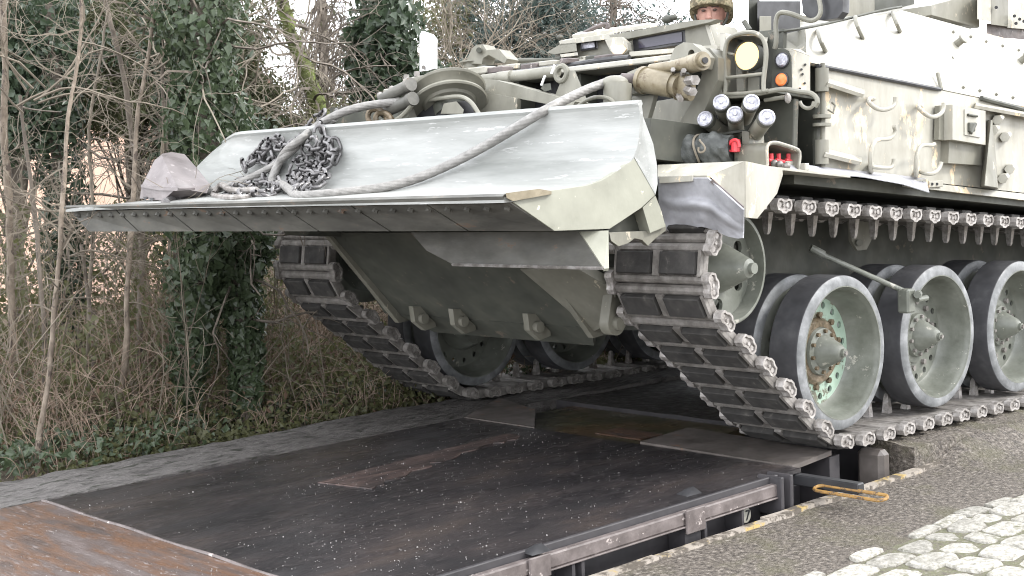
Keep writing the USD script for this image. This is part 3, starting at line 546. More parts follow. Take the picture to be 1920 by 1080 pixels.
for side in (0, 1):
    f = mir if side else (lambda m: m)
    def sh(m):
        m.vertices += [IDL[0], 0, IDL[1]]; return f(m)
    w = xf('idler_wheel', veh)
    obj('rim', sh(lathe([(0.262, 0.03), (0.27, 0.035), (0.27, 0.19), (0.255, 0.19), (0.248, 0.06), (0.25, 0.03)], 56, True)), WHEELPAINT, w, smooth=30)
    an = Point(0, 0).buffer(0.25, 32)
    for a in np.arange(6) * math.pi / 3 + 0.5: an = an.difference(Point(0.18 * math.cos(a), 0.18 * math.sin(a)).buffer(0.032, 6))
    obj('disc', sh(extr(an, 0.115, 0.135)), WHEELPAINT, w, smooth=False)
    obj('hub', sh(lathe([(0.0, 0.13), (0.125, 0.128), (0.12, 0.1), (0.085, 0.02), (0.045, -0.07), (0.026, -0.078), (0.026, -0.1), (0, -0.1)], 32)), WHEELPAINT, w, smooth=28)
    obj('inner_rim', sh(lathe([(0.27, 0.27), (0.27, 0.42), (0.2, 0.42), (0.06, 0.3), (0.06, 0.2), (0.2, 0.27)], 56, True)), WHEELPAINT, w, smooth=30)
if True:
    def spr(m): m.vertices += [SPR[0], 0, SPR[1]]; return m
    w = xf('drive_sprocket', veh)
    ts = [(r * math.cos(a), r * math.sin(a)) for k in range(22) for r, a in ((0.29, k * math.pi / 11), (0.345, k * math.pi / 11 + 0.1), (0.29, k * math.pi / 11 + 0.2))]
    obj('toothed_ring', spr(extr(Polygon(ts), 0.0, 0.04)), TRACKSTEEL, w, smooth=False); obj('toothed_ring', spr(extr(Polygon(ts), 0.4, 0.44)), TRACKSTEEL, w, smooth=False)
    obj('hub', spr(lathe([(0, 0.0), (0.2, -0.01), (0.24, 0.06), (0.24, 0.4), (0, 0.4)], 32)), WHEELPAINT, w)

# --- hull (coordinates of the hull: nose up)
hp_ = Polygon([(-1.42, 1.0), (-0.97, 0.5), (5.4, 0.5), (5.7, 0.95), (5.7, 1.32), (-0.95, 1.32)])
obj('lower_hull', H(extr(hp_, 0.66, 2.63)), OLIVE_SHADE, veh, smooth=False)
obj('sponson', H(bx((-0.4, -0.03, 1.31), (5.7, 0.655, 1.83))), OLIVE_SHADE, veh, smooth=False)
obj('sponson', H(bx((-0.9, 2.635, 1.31), (5.7, 3.34, 1.8))), OLIVE_SHADE, veh, smooth=False)
obj('front_deck', H(bx((-1.25, 0.3, 1.33), (-0.45, 3.0, 1.52))), OLIVE_SHADE, veh, smooth=False)
obj('hull_top', H(bx((-0.44, 0.66, 1.325), (5.7, 2.63, 1.93))), OLIVE_SHADE, veh, smooth=False)
# lower glacis with flanges and lugs
gl = np.array([[-1.52, 0.9, 0.97], [-1.52, 2.45, 0.97], [-0.985, 2.45, 0.49], [-0.985, 0.9, 0.49]])
obj('lower_glacis', plate(hw(gl), 0.03), OLIVE_SHADE, veh, smooth=False)  # the dark tone carries the shade below the blade
for y in (0.88, 2.47):
    obj('glacis_flange', H(hull([[-1.56, y - 0.02, 0.98], [-1.56, y + 0.02, 0.98], [-1.45, y - 0.02, 0.98], [-1.45, y + .02, .98], [-1.0, y - 0.02, 0.45], [-1.0, y + 0.02, 0.45], [-0.9, y - 0.02, 0.47], [-0.9, y + 0.02, 0.47]])), OLIVE, veh, smooth=False)
belly = np.array([[-1.0, 0.88, 0.5], [-1.0, 2.47, 0.5], [-0.85, 2.3, 0.4], [-0.85, 1.0, 0.4]])
obj('belly_plate', plate(hw(belly), 0.03), OLIVE_SHADE, veh, smooth=False)
for y in (1.25, 1.85, 2.2):
    obj('tow_lug', H(cat(extr(Polygon([(-1.12, 0.56), (-0.98, 0.56), (-0.94, 0.44), (-1.02, 0.42), (-1.1, 0.47)]), y - 0.02, y + 0.02), cyl([-1.05, y - 0.05, 0.49], [-1.05, y + 0.05, 0.49], 0.03, 12))), OLIVE, veh)
# cheek plate and pivot lug beside the near track
obj('pivot_cheek', plate([at(975, 505, 'x', -1.42, True), at(1085, 505, 'x', -1.35, True), at(1155, 545, 'x', -1.2, True), at(1150, 603, 'x', -1.05, True), at(1112, 622, 'x', -1.0, True)], 0.05), OLIVE, veh, smooth=False)
pv = at(1148, 605, 'x', -1.15, True)
obj('pivot_lug', [hull(np.vstack([cyl(pv + [0, -0.03, 0.0], pv + [0, 0.03, 0], 0.062, 20).vertices, cyl(pv + [0.03, -0.03, 0.24], pv + [0.03, 0.03, 0.24], 0.03, 12).vertices]))], OLIVE, veh)
obj('pivot_pin', cyl(pv + [0, -0.06, 0], pv + [0, 0.05, 0], 0.034, 18), OLIVE, veh)
# far push arm
for y in (2.35, 0.7): obj('push_arm', H(cbox((-1.75, y, 0.95), (-1.1, y + 0.25, 1.12), 0.02)), OLIVE_SHADE, veh)

# --- dozer blade
NP = np.array([(-2.457, 1.081), (-2.188, 1.123), (-1.985, 1.154), (-1.891, 1.182), (-1.793, 1.231), (-1.702, 1.29), (-1.668, 1.38), (-1.664, 1.46), (-1.678, 1.526)])
FP = np.array([(-2.672, 1.07), (-2.35, 1.112), (-2.16, 1.145), (-2.07, 1.175), (-1.975, 1.225), (-1.89, 1.31), (-1.83, 1.37), (-1.745, 1.45), (-1.666, 1.512)])
def resamp(p, n):
    s = np.r_[0, np.cumsum(np.hypot(*np.diff(p, axis=0).T))]; from scipy.interpolate import PchipInterpolator
    q = np.linspace(0, s[-1], n); return np.stack([PchipInterpolator(s, p[:, 0])(q), PchipInterpolator(s, p[:, 1])(q)], 1)
NPr, FPr = resamp(NP, 28), resamp(FP, 28)
US = np.linspace(0, 1, 40)
BL = np.zeros((40, 28, 3))
for i, u in enumerate(US):
    uu = max(0.0, (u - 0.86) / 0.14) if u > 0.86 else 0.0        # the far corner is cut back
    mid = NPr.copy(); mid[:, 0] += (FP[0, 0] - NP[0, 0]) * u
    pr = mid * (1 - uu) + FPr * uu
    BL[i, :, 0], BL[i, :, 1], BL[i, :, 2] = pr[:, 0], 3.38 * u, pr[:, 1]
nz = meshkit.fbm(BL * [1.5, 1.3, 2.0], 3, 33) - 0.5
BL[..., 2] += 0.02 * nz * np.sin(np.linspace(0, np.pi, 28))[None]
BL[..., 0] += 0.02 * nz * np.sin(np.linspace(0, np.pi, 28))[None]
BLW = hw(BL)
bsurf = grid(BLW)
if bsurf.face_normals[0] @ np.array([0, 0, 1.0]) < 0: BLW2 = BLW[::-1]
else: BLW2 = BLW
bl = xf('dozer_blade', veh)
obj('moldboard', shell(BLW2, 0.022), BLADE, bl, smooth=40)
def on_blade(px, py, off): return hit(px, py, bsurf.vertices, bsurf.faces, off)
BN = bsurf.vertex_normals
rimp = BLW[:, -1]
obj('top_rim', tube(rimp + np.array([0.012, 0, 0.0]), 0.018, 6), BLADE, bl)
obj('rim_strip', plate(hw(np.array([[-1.69, 0.75, 1.505], [-1.69, 1.62, 1.505], [-1.69, 1.6, 1.54], [-1.69, 0.7, 1.54]])), 0.02), BLADE, bl, smooth=False)
lipn, lipf = hw(np.array([-2.457, 0, 1.081])), BLW[-1, 0]
lowf, lown = at(165, 434, 'y', 3.22), at(1040, 433, 'y', 0.0)
# cutting edge under the lip, in bolted sections
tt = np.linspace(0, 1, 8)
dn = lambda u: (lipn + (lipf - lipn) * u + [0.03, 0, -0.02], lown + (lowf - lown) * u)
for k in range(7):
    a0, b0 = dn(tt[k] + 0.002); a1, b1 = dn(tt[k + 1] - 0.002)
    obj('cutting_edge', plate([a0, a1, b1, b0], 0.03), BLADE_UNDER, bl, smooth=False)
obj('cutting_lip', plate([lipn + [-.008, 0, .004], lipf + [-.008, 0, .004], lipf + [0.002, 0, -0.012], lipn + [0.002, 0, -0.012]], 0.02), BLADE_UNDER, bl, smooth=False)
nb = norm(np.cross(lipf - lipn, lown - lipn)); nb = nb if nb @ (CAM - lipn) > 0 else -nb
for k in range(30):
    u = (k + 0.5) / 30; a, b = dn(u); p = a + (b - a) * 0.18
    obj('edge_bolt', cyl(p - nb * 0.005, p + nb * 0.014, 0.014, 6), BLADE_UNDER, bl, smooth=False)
ep = [(962, 379), (1036, 357), (1101, 348), (1130, 338), (1160, 319), (1190, 297), (1229, 365), (1202, 390), (1163, 416), (1143, 429), (1040, 433)]
obj('end_plate', plate([at(q[0], q[1], 'y', 0.0) for q in ep], 0.025, (0, 1, 0)), OLIVE_END, bl, smooth=False)
obj('end_wing', plate([at(1190, 296, 'y', -0.002), at(1229, 365, 'y', -0.002), at(1233, 345, 'y', 0.005), at(1232, 310, 'y', 0.022), at(1225, 270, 'y', 0.04), at(1197, 194, 'y', 0.075)], 0.02, (0.2, 1, -0.3)), BLADE, bl, smooth=False)
a = at(950, 372, 'y', -0.012); 
obj('corner_weld', hull([at(q[0], q[1], 'y', y) for y in (-0.02, 0.06) for q in ((948, 362), (1010, 354), (1034, 358), (1034, 364), (962, 377), (950, 371))]), BRASSPAINT, bl, smooth=False)
obj('corner_box', plate([at(q[0], q[1], 'y', 0.01) for q in ((1205, 389), (1229, 367), (1240, 395), (1248, 425), (1219, 437))], 0.2, (0.3, 1, 0)), OLIVE_END, bl, smooth=False)
obj('corner_recess', plate([at(q[0], q[1], 'y', 0.09) for q in ((1138, 425), (1165, 408), (1205, 385), (1222, 438), (1142, 442))], 0.03, (0.3, 1, 0)), OLIVE_SHADE, bl, smooth=False)
obj('corner_skid', plate([at(q[0], q[1], 'y', 0.03) for q in ((1142, 436), (1218, 433), (1248, 420), (1249, 432), (1228, 448), (1215, 461), (1204, 450), (1190, 447), (1178, 456), (1160, 462), (1146, 452))], 0.03, (0.3, 1, 0)), OLIVE, bl, smooth=False)
sx = -1.95
us = [at(q[0], q[1], 'x', sx, True) for q in ((770, 436), (800, 470), (850, 496), (1133, 503), (1087, 434))]
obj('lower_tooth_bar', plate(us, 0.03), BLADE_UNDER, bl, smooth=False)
obj('tooth_lip', tube([us[2] + [-.004, 0, 0], us[3] + [-.004, 0, 0]], 0.008, 6), STEEL, bl)
gq = [at(1087, 434, 'x', sx - .005, True), at(1133, 504, 'x', sx - .005, True), at(1142, 503, 'x', sx + 0.03, True), at(1141, 432, 'x', sx + 0.08, True)]
obj('tooth_gusset', plate(gq, 0.02), OLIVE_END, bl, smooth=False)
bk = Polygon([(-1.64, 1.5), (-1.6, 1.5), (-1.45, 1.3), (-1.45, 1.0), (-1.9, 0.98), (-1.85, 1.12), (-1.68, 1.25)])
obj('blade_back', H(extr(bk, 0.12, 3.25)), OLIVE_SHADE, bl, smooth=False)

# --- front of the hull, above the blade
ledge = [at(760, 160, 'x', -0.66, True), at(1345, 93, 'x', -0.66, True)]
zl = hat(1345, 97, 'x', -0.64)[2]; zl2 = hat(1000, 137, 'x', -0.64)
obj('front_ledge', H(cat(cbox((-0.66, 0.44, zl - 0.02), (-0.3, 3.1, zl + 0.012), 0.006))), OLIVE_LIT, veh)
obj('front_bulkhead', H(bx((-0.46, 0.4, 1.4), (-0.441, 3.1, zl - 0.022))), BLACK, veh, smooth=False)  # black colour stands for the shadow below the ledge
for y in (0.62, 0.98, 1.4, 1.9, 2.4):
    obj('bulkhead_rib', H(bx((-0.6, y - 0.012, 1.5), (-0.462, y + 0.012, zl - 0.022))), OLIVE_SHADE, veh, smooth=False)
# roof and superstructure
tb0, tb1 = hat(1510, 118, 'y', -0.045), hat(1760, 165, 'y', -0.045)
rt0, rt1 = hat(1690, 15, 'y', 0.28), hat(1920, 85, 'y', 0.28)
zt = (rt0[2] + rt1[2]) / 2
zb = 1.842
sd = hw(np.array([[-0.5, -0.045, zb], [6.0, -0.045, zb], [6.0, 0.28, zt], [rt0[0], 0.28, zt], hat(1510, 55, 'y', 0.06)]))
obj('upper_side_plate', plate(sd, 0.03, (0, 1, -0.3)), OLIVE_LIT, veh, smooth=False)
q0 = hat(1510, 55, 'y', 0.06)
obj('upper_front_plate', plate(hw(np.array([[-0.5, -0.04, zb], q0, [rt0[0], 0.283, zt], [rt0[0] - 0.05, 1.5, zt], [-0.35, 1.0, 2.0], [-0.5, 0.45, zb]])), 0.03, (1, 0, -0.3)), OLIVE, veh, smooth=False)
obj('front_corner_panel', plate([at(1470, 97, 'x', -0.5, True), at(1462, 66, 'x', -0.42, True), at(1508, 55, 'y', 0.05, True), at(1511, 100, 'y', 0.0, True)], 0.02), OLIVE, veh, smooth=False)
obj('roof', H(cat(bx((rt0[0], 0.285, zt - 0.04), (6.0, 1.2, zt - 0.002)), bx((-0.3, 1.21, 1.95), (6.0, 3.3, 2.0)))), OLIVE_LIT, veh, smooth=False)
obj('roof_wall', H(bx((rt0[0] + 0.05, 1.15, 1.9), (6.0, 1.2, zt - 0.045))), OLIVE, veh, smooth=False)
e0, e1 = hw(np.array([q0, [rt0[0], 0.275, zt + 0.004]]))
obj('roof_edge_cable', tube(spline([at(1425, 60, 'x', -0.35, True), at(1470, 58, 'y', 0.1, True), at(1560, 42, 'y', 0.15, True), at(1625, 26, 'y', 0.2, True), at(1690, 13, 'y', 0.26, True)], 24), 0.008, 6), OLIVE_SHADE, veh)
lower = hw(np.array([[-0.36, -0.05, 1.325], [6.0, -0.05, 1.325], [6.0, -0.05, zb - 0.006], [-0.36, -0.05, zb - 0.006]]))
obj('side_plate', plate(lower, 0.02, (0, 1, 0)), OLIVE_LIT, veh, smooth=False)
obj('side_front_plate', H(bx((-0.4, -0.045, 1.325), (-0.362, 0.6, zb - 0.01))), OLIVE_SHADE, veh, smooth=False)
def sp(px, py, y=-0.05): return at(px, py, 'y', y, True)
# black bar painted as the shadow gap under the upper plate, seam post
obj('seam_bar', tube([sp(1533, 123, -0.06), sp(1763, 168, -0.06)], 0.011, 6), BLACK, veh)
obj('seam_bar', tube([sp(1765, 168, -0.058), sp(1758, 137, -0.03)], 0.012, 6), OLIVE, veh)
obj('seam_bar', tube([sp(1840, 184, -0.062), sp(1990, 224, -0.062)], 0.014, 6), OLIVE_SHADE, veh)
# side ledges
for (x0_, y0_), (x1_, y1_), h in (((1553, 155), (1621, 177), 9), ((1548, 287), (1616, 304), 9), ((1830, 197), (1990, 226), 5)):
    obj('side_step', plate([sp(x0_, y0_ - h, -0.055), sp(x1_, y1_ - h, -0.055), sp(x1_, y1_, -0.115), sp(x0_, y0_, -0.115)], 0.02), OLIVE_LIT, veh, smooth=False)
# hinge rod with barrels at the front corner of the side plate
obj('hinge_rod', tube([sp(1543, 118, -0.07), sp(1543, 312, -0.07)], 0.012, 10), OLIVE, veh)
for y0_, y1_ in ((128, 172), (215, 222), (231, 237), (262, 308)):
    obj('hinge_barrel', cyl(sp(1541, y0_, -0.07), sp(1541, y1_, -0.07), 0.034 if y1_ - y0_ > 10 else 0.045, 16), OLIVE, veh)
obj('hinge_latch', [tube([sp(1552, 205, -0.08), sp(1562, 212, -0.1), sp(1566, 198, -0.1), sp(1560, 192, -0.08)], 0.006, 6)], OLIVE, veh)
# hooks for stowage
def hook(pts, y0=-0.055, out=-0.14):
    P3 = [sp(pts[0][0], pts[0][1], y0)] + [sp(q[0], q[1], out) for q in pts[1:]]
    pp = spline(P3, 22); return tube(pp, 0.0115, 8)
for hk in ([(1638, 185), (1638, 200), (1648, 205), (1668, 203), (1677, 196), (1679, 182)],
           [(1728, 200), (1730, 210), (1740, 217), (1758, 217), (1768, 207), (1769, 192)],
           [(1634, 312), (1633, 285), (1638, 268), (1652, 261), (1672, 257), (1679, 247), (1676, 237)],
           [(1635, 308), (1640, 313), (1660, 315), (1674, 310), (1676, 298)],
           [(1719, 318), (1719, 292), (1724, 277), (1736, 272), (1752, 270)],
           [(1725, 322), (1740, 326), (1757, 320), (1765, 304)]):
    obj('side_hook', hook(hk), OLIVE_LIT, veh)
# square stowage box with louvre and bracket fin
bb = [sp(1786, 196, -0.14), sp(1848, 208, -0.14), sp(1848, 272, -0.14), sp(1786, 262, -0.14)]
obj('side_box', plate(bb, 0.085, (0, 1, 0)), OLIVE_LIT, veh, smooth=False)
obj('box_door', plate([sp(1809, 205, -0.146), sp(1838, 210, -0.146), sp(1838, 258, -0.146), sp(1809, 253, -0.146)], 0.006, (0, 1, 0)), OLIVE_LIT, veh, smooth=False)
obj('box_latch', [cbox(sp(1822, 240, -0.16) + [-0.02, 0, -0.02], sp(1822, 240, -0.15) + [0.025, 0.01, 0.03], 0.004), cyl(sp(1815, 215, -0.152), sp(1832, 218, -0.152), 0.007, 8), cyl(sp(1829, 232, -0.155), sp(1820, 250, -0.155), 0.01, 8)], OLIVE_SHADE, veh)
obj('box_bracket', plate([sp(1780, 262, -0.1), sp(1840, 272, -0.1), sp(1840, 310, -0.1), sp(1778, 306, -0.1)], 0.06, (0, 1, 0)), OLIVE, veh, smooth=False)
obj('box_bracket', plate([sp(1762, 198, -0.09), sp(1785, 200, -0.09), sp(1785, 264, -0.09), sp(1760, 262, -0.09)], 0.03, (0, 1, 0)), OLIVE, veh, smooth=False)
obj('support_fin', hull([sp(1852, 225, -0.058), sp(1858, 225, -0.13), sp(1838, 350, -0.058), sp(1872, 354, -0.058), sp(1870, 352, -0.2), sp(1846, 348, -0.2), sp(1862, 226, -0.058)]), OLIVE, veh, smooth=False)
for q in ((1870, 225), (1884, 257), (1893, 317), (1862, 244), (1880, 335)):
    obj('side_stud', hull(np.vstack([cyl(sp(q[0], q[1], -0.055), sp(q[0], q[1], -0.09), 0.03, 6).vertices, cyl(sp(q[0] + 7, q[1] - 5, -0.055), sp(q[0] + 7, q[1] - 5, -0.08), 0.02, 6).vertices])), OLIVE_LIT, veh, smooth=False)
# handles on the upper side plate (it leans inward)
def up(px, py, o=0.0):
    n = norm(np.cross(sd[1] - sd[0], sd[2] - sd[0])); n = n if n @ (CAM - sd[0]) > 0 else -n
    d = ray(px, py); t = ((sd[0] + n * (0.003 + o) - CAM) @ n) / (d @ n); return CAM + d * t
for a_, b_, c_ in (((1535, 64), (1540, 80), (1546, 92)), ((1604, 36), (1608, 50), (1615, 66)), ((1676, 31), (1681, 44), (1686, 55))):
    obj('grab_handle', tube(spline([up(*a_), up(*a_, 0.05), up(*b_, 0.055), up(*c_, 0.03), up(*c_)], 16), 0.011, 8), OLIVE, veh)
for q in ((1786, 61), (1819, 70), (1848, 79), (1879, 87), (1909, 95), (1784, 110), (1805, 165), (1836, 171), (1867, 178), (1898, 184)):
    n = norm(up(q[0], q[1], 0.02) - up(q[0], q[1])); 
    p = up(q[0], q[1]); nn = norm(np.cross(sd[1] - sd[0], sd[2] - sd[0])); nn = nn if nn @ (CAM - sd[0]) > 0 else -nn
    obj('plate_bolt', cyl(p, p + nn * 0.014, 0.009, 6), OLIVE, veh, smooth=False)
for q in ((1792, 84), (1912, 116)):
    p = up(*q); obj('lift_stud', [cyl(p, p + nn * 0.05, 0.022, 10), cyl(p + nn * 0.05, p + nn * 0.06, 0.03, 10)], OLIVE, veh)
p = up(1693, 172); 
# thin skirt sheet over the track with its free end bent out
sk = []
for i, (px1, py1, px2, py2, o) in enumerate(((1475, 306, 1472, 322, -0.1), (1540, 314, 1538, 325, -0.12), (1620, 322, 1620, 333, -0.15), (1690, 330, 1692, 346, -0.17), (1735, 336, 1742, 362, -0.2))):
    sk.append([sp(px1, py1, -0.06), sp((px1 + px2) / 2, (py1 + py2) / 2, -0.06 + (o + 0.06) * .55), sp(px2, py2, o)])
obj('skirt_sheet', shell(np.array(sk), 0.004), FLAPRUB, veh, smooth=40)
obj('skirt_edge', plate([sp(1700, 338, -0.075), sp(2100, 384, -0.075), sp(2100, 396, -0.09), sp(1700, 350, -0.09)], 0.03, (0, 1, 0)), OLIVE_LIT, veh, smooth=False)
obj('skirt_under', H(bx((-0.6, -0.06, 1.24), (6.0, 0.6, 1.3))), OLIVE_SHADE, veh, smooth=False)
for q in ((1724, 343), (1752, 345)):
    obj('skirt_bolt_plate', cbox(sp(q[0] - 9, q[1] + 7, -0.1), sp(q[0] + 10, q[1] - 7, -0.08), 0.003), OLIVE_LIT, veh)
    for d_ in (-4, 5): obj('skirt_bolt', cyl(sp(q[0] + d_, q[1], -0.105), sp(q[0] + d_, q[1], -0.095), 0.008, 6), BLACK, veh, smooth=False)
obj('return_plate', [plate([at(1594, 405, 'y', 0.45), at(1634, 408, 'y', 0.45), at(1634, 450, 'y', 0.45), at(1625, 468, 'y', 0.45), at(1608, 470, 'y', 0.45), at(1597, 452, 'y', 0.45)], 0.02), cyl(at(1612, 455, 'y', 0.44), at(1612, 455, 'y', 0.42), 0.02, 10)], OLIVE, veh, smooth=False)
# telescopic damper strut in front of wheel two
obj('damper_strut', [cyl(at(1525, 470, 'y', 0.3), at(1700, 548, 'y', -0.05), 0.0145, 12), cyl(at(1520, 465, 'y', 0.3), at(1545, 478, 'y', 0.25), 0.022, 12)], WHEELPAINT, veh)
c = at(1706, 562, 'y', -0.07)
obj('strut_clevis', [cbox(c + [-0.05, -0.02, -0.07], c + [0.03, 0.05, 0.06], 0.01), cyl(c + [0.02, -0.03, 0.0], c + [0.12, -0.03, 0.0], 0.016, 10), cyl(c + [-0.01, -0.05, 0.03], c + [0.04, -0.03, 0.03], 0.02, 10)], WHEELPAINT, veh)

# --- mudguard, rubber flap
YM = -0.2
m1, m2 = hat(1397, 302, 'y', YM), hat(1397, 408, 'y', YM)
tl = hat(1233, 309, 'z', m1[2]); fl_ = hat(1233, 331, 'x', -1.3); fr_ = hat(1330, 329, 'x', -1.3); dg = hat(1392, 395, 'x', -1.235)
obj('mudguard_top', plate(hw(np.array([tl, m1, fr_, fl_])), 0.012, (0.2, 0, -1)), OLIVE_LIT, veh, smooth=False)
obj('mudguard_chamfer', plate(hw(np.array([m1, fr_, dg, m2])), 0.012, (1, 0.6, 0)), OLIVE_LIT, veh, smooth=False)
obj('mudguard_side', plate([at(q[0], q[1], 'y', YM, True) for q in ((1397, 302), (1467, 317), (1468, 328), (1457, 363), (1420, 410), (1398, 408))], 0.012, (0, 1, 0)), OLIVE_LIT, veh, smooth=False)
obj('mudguard_shelf', H(bx((m1[0], YM + 0.02, m1[2] - 0.02), (-0.3, 0.55, m1[2] - 0.008))), OLIVE_LIT, veh, smooth=False)
fp = np.zeros((40, 30, 3))
for i, u in enumerate(np.linspace(0, 1, 40)):
    tx = 1236 + (1330 - 1236) * min(u / 0.62, 1) + (1396 - 1330) * max(0, (u - 0.62) / 0.38)
    ty = 333 if u < 0.62 else 333 + (392 - 333) * (u - 0.62) / 0.38
    bxx, byy = 1238 + (1395 - 1238) * u, 428 + 6 * math.sin(u * 9) + 16 * u ** 3
    for j, v in enumerate(np.linspace(0, 1, 30)):
        q = hat(tx + (bxx - tx) * v, ty + (byy - ty) * v, 'x', -1.31 + 0.09 * v + 0.03 * math.sin(u * 7 + 1) * v * math.sin(v * 3) + 0.05 * v * (meshkit.fbm(np.array([u * 4, v * 3, 1.0]), 3, 6) - 0.5) - 0.03 * math.exp(-((v - 0.45 - 0.2 * u) / 0.09) ** 2) * math.sin(u * 3.1))
        fp[i, j] = q
obj('mud_flap', shell(hw(fp), 0.008), FLAPRUB, veh, smooth=60)
obj('flap_strip', plate([at(q[0], q[1], 'x', -1.325, True) for q in ((1236, 331), (1298, 329), (1298, 340), (1236, 344))], 0.008), OLIVE_LIT, veh, smooth=False)
obj('flap_strip', plate([at(1331, 341, 'x', -1.32, True), at(1336, 336, 'x', -1.32, True), at(1394, 387, 'x', -1.27, True), at(1390, 396, 'x', -1.27, True)], 0.008), RAIL, veh, smooth=False)

# --- fittings on the front of the hull
def X(px, py, x): return at(px, py, 'x', x, True)
def pp_(pts, x): return [X(q[0], q[1], x) for q in pts]
HX, HYv, HZ = hw(np.array([1.0, 0, 0])), np.array([0, 1.0, 0]), hw(np.array([0, 0, 1.0]))
obj('front_side_panel', plate(pp_([(1215, 192), (1305, 178), (1262, 302), (1234, 302), (1222, 240)], -0.8), 0.03), OLIVE, veh, smooth=False)
obj('front_cheek_panel', plate(pp_([(1176, 182), (1227, 178), (1206, 252), (1194, 244), (1192, 200)], -1.0), 0.03), OLIVE, veh, smooth=False)
obj('lift_arm', plate(pp_([(1308, 92), (1330, 90), (1346, 108), (1346, 150), (1322, 205), (1277, 302), (1243, 302), (1262, 252), (1300, 185), (1316, 140)], -0.86), 0.1), OLIVE, veh, smooth=False)
lug = Polygon([hat(q[0], q[1], 'x', -0.95)[1:] for q in ((1252, 134), (1258, 104), (1266, 88), (1282, 79), (1298, 81), (1312, 92), (1324, 106), (1318, 128))])
hc = hat(1296, 101, 'x', -0.95)[1:]; lug = lug.difference(Point(*hc).buffer(0.02, 8))
obj('towing_eye', H(extr(lug, -0.95, -0.88, 'x')), OLIVE, veh, smooth=False)
obj('linkage_arm', [tube([X(1220, 130, -1.0), X(1262, 124, -1.0), X(1300, 117, -1.0)], [0.026, 0.028, 0.036], 14), cyl(X(1296, 120, -0.98), X(1318, 114, -1.02), 0.045, 18), cyl(X(1316, 116, -1.02), X(1322, 113, -1.03), 0.03, 14)], BRASSPAINT, veh)
obj('linkage_bore', cyl(X(1320, 113.5, -1.03), X(1323, 113, -1.036), 0.015, 12), BLACK, veh)
obj('cylinder_block', plate(pp_([(1176, 136), (1200, 126), (1206, 130), (1206, 172), (1180, 178)], -1.05), 0.06), OLIVE, veh, smooth=False)
obj('hydraulic_cylinder', [cyl(X(1204, 150, -1.03), X(1262, 160, -1.0), 0.062, 24), cyl(X(1204, 150, -1.03), X(1210, 151, -1.03), 0.068, 24), cyl(X(1262, 160, -1.0), X(1274, 162, -1.0), 0.052, 20)], BRASSPAINT, veh)
vb = obj('valve_body', hull(np.vstack([cyl(X(1270, 150, -0.98), X(1295, 156, -0.98), 0.04, 12).vertices, cyl(X(1268, 176, -0.98), X(1296, 178, -0.98), 0.03, 12).vertices])), BRASSPAINT, veh)
for q, q2, r in (((1280, 140), (1282, 132), .014), ((1290, 152), (1304, 150), .026), ((1288, 168), (1300, 172), .022), ((1272, 180), (1276, 186), .016), ((1262, 135), (1262, 130), .012)):
    obj('valve_nut', cyl(X(q[0], q[1], -1.0), X(q2[0], q2[1], -1.04), r, 6), STEEL, vb, smooth=False)
obj('bollard', [cyl(X(1158, 204, -1.15), X(1158, 158, -1.15), 0.07, 24), ], OLIVE, veh)
d_ = trimesh.creation.icosphere(2, 0.07); d_.vertices = d_.vertices * [1, 1, 0.55] + X(1152, 156, -1.15); obj('bollard_cap', d_, OLIVE, veh)
obj('hose', tube(spline(pp_([(1085, 198), (1110, 184), (1135, 183), (1150, 192), (1152, 203)], -1.25), 20), 0.01, 8), OLIVE, veh)
# girder, pipe and plates between the pulley and the cylinder
obj('girder', plate(pp_([(908, 148), (930, 150), (1078, 190), (1072, 204), (905, 172)], -1.0), 0.12), OLIVE, veh, smooth=False)
obj('girder_plate', plate(pp_([(898, 186), (905, 172), (970, 184), (968, 216), (896, 216)], -1.02), 0.03), OLIVE, veh, smooth=False)
obj('pipe', [cyl(X(906, 150, -0.82), X(1045, 134, -0.82), 0.032, 14), cyl(X(935, 147, -0.83), X(960, 144, -0.83), 0.037, 14)], OLIVE, veh)
obj('pipe_collar', tube(np.array([X(1053, 138, -0.9) + 0.04 * (HYv * math.cos(a) + HZ * math.sin(a)) for a in np.linspace(0, 2 * np.pi, 20)]), 0.016, 8), OLIVE, veh)
obj('bulkhead_wedge', hull(pp_([(1060, 132), (1078, 132), (1108, 205), (1030, 205)], -0.9) + pp_([(1060, 132), (1078, 132), (1108, 205), (1030, 205)], -0.8)), OLIVE, veh, smooth=False)
for a, b in (((1040, 122), (1034, 138)), ((1022, 142), (1015, 160))):
    obj('bright_pin', cyl(X(*a, -0.95), X(*b, -0.95), 0.007, 8), WHITEP, veh)
obj('latch_block', hull(pp_([(1018, 158), (1032, 156), (1034, 168), (1022, 172), (1014, 166)], -0.93) + pp_([(1018, 158), (1032, 156), (1034, 168), (1022, 172), (1014, 166)], -0.85)), OLIVE_SHADE, veh)
# ledge clutter: rolled straps, brackets, low boxes
rg = np.random.default_rng(21)
for k in range(16):
    px0 = 880 + k * 17 + rg.uniform(-5, 5); py0 = 135 - (px0 - 880) * 0.105 - rg.uniform(0, 6)
    a = X(px0, py0, -0.5 + rg.uniform(-.1, .2)); s = rg.uniform(0.02, 0.05)
    obj('deck_fitting', cbox(a + [-0.04, -s * 1.6, -0.03], a + [0.06, s * 1.6, rg.uniform(.0, .02)], 0.006), [OLIVE, OLIVE_LIT, OLIVE_SHADE, RAIL][k % 4], veh)
obj('deck_hose', tube(spline(pp_([(900, 146), (960, 137), (1010, 131), (1060, 124), (1110, 116), (1180, 108)], -0.6), 30), 0.016, 8), BLACK, veh)
cl = [(872, 119), (884, 92), (893, 84), (905, 83), (912, 94), (935, 92), (951, 110), (946, 119), (916, 103), (906, 109), (903, 120)]
obj('crane_clamp', plate(pp_(cl, -0.3), 0.1), OLIVE, veh, smooth=False)
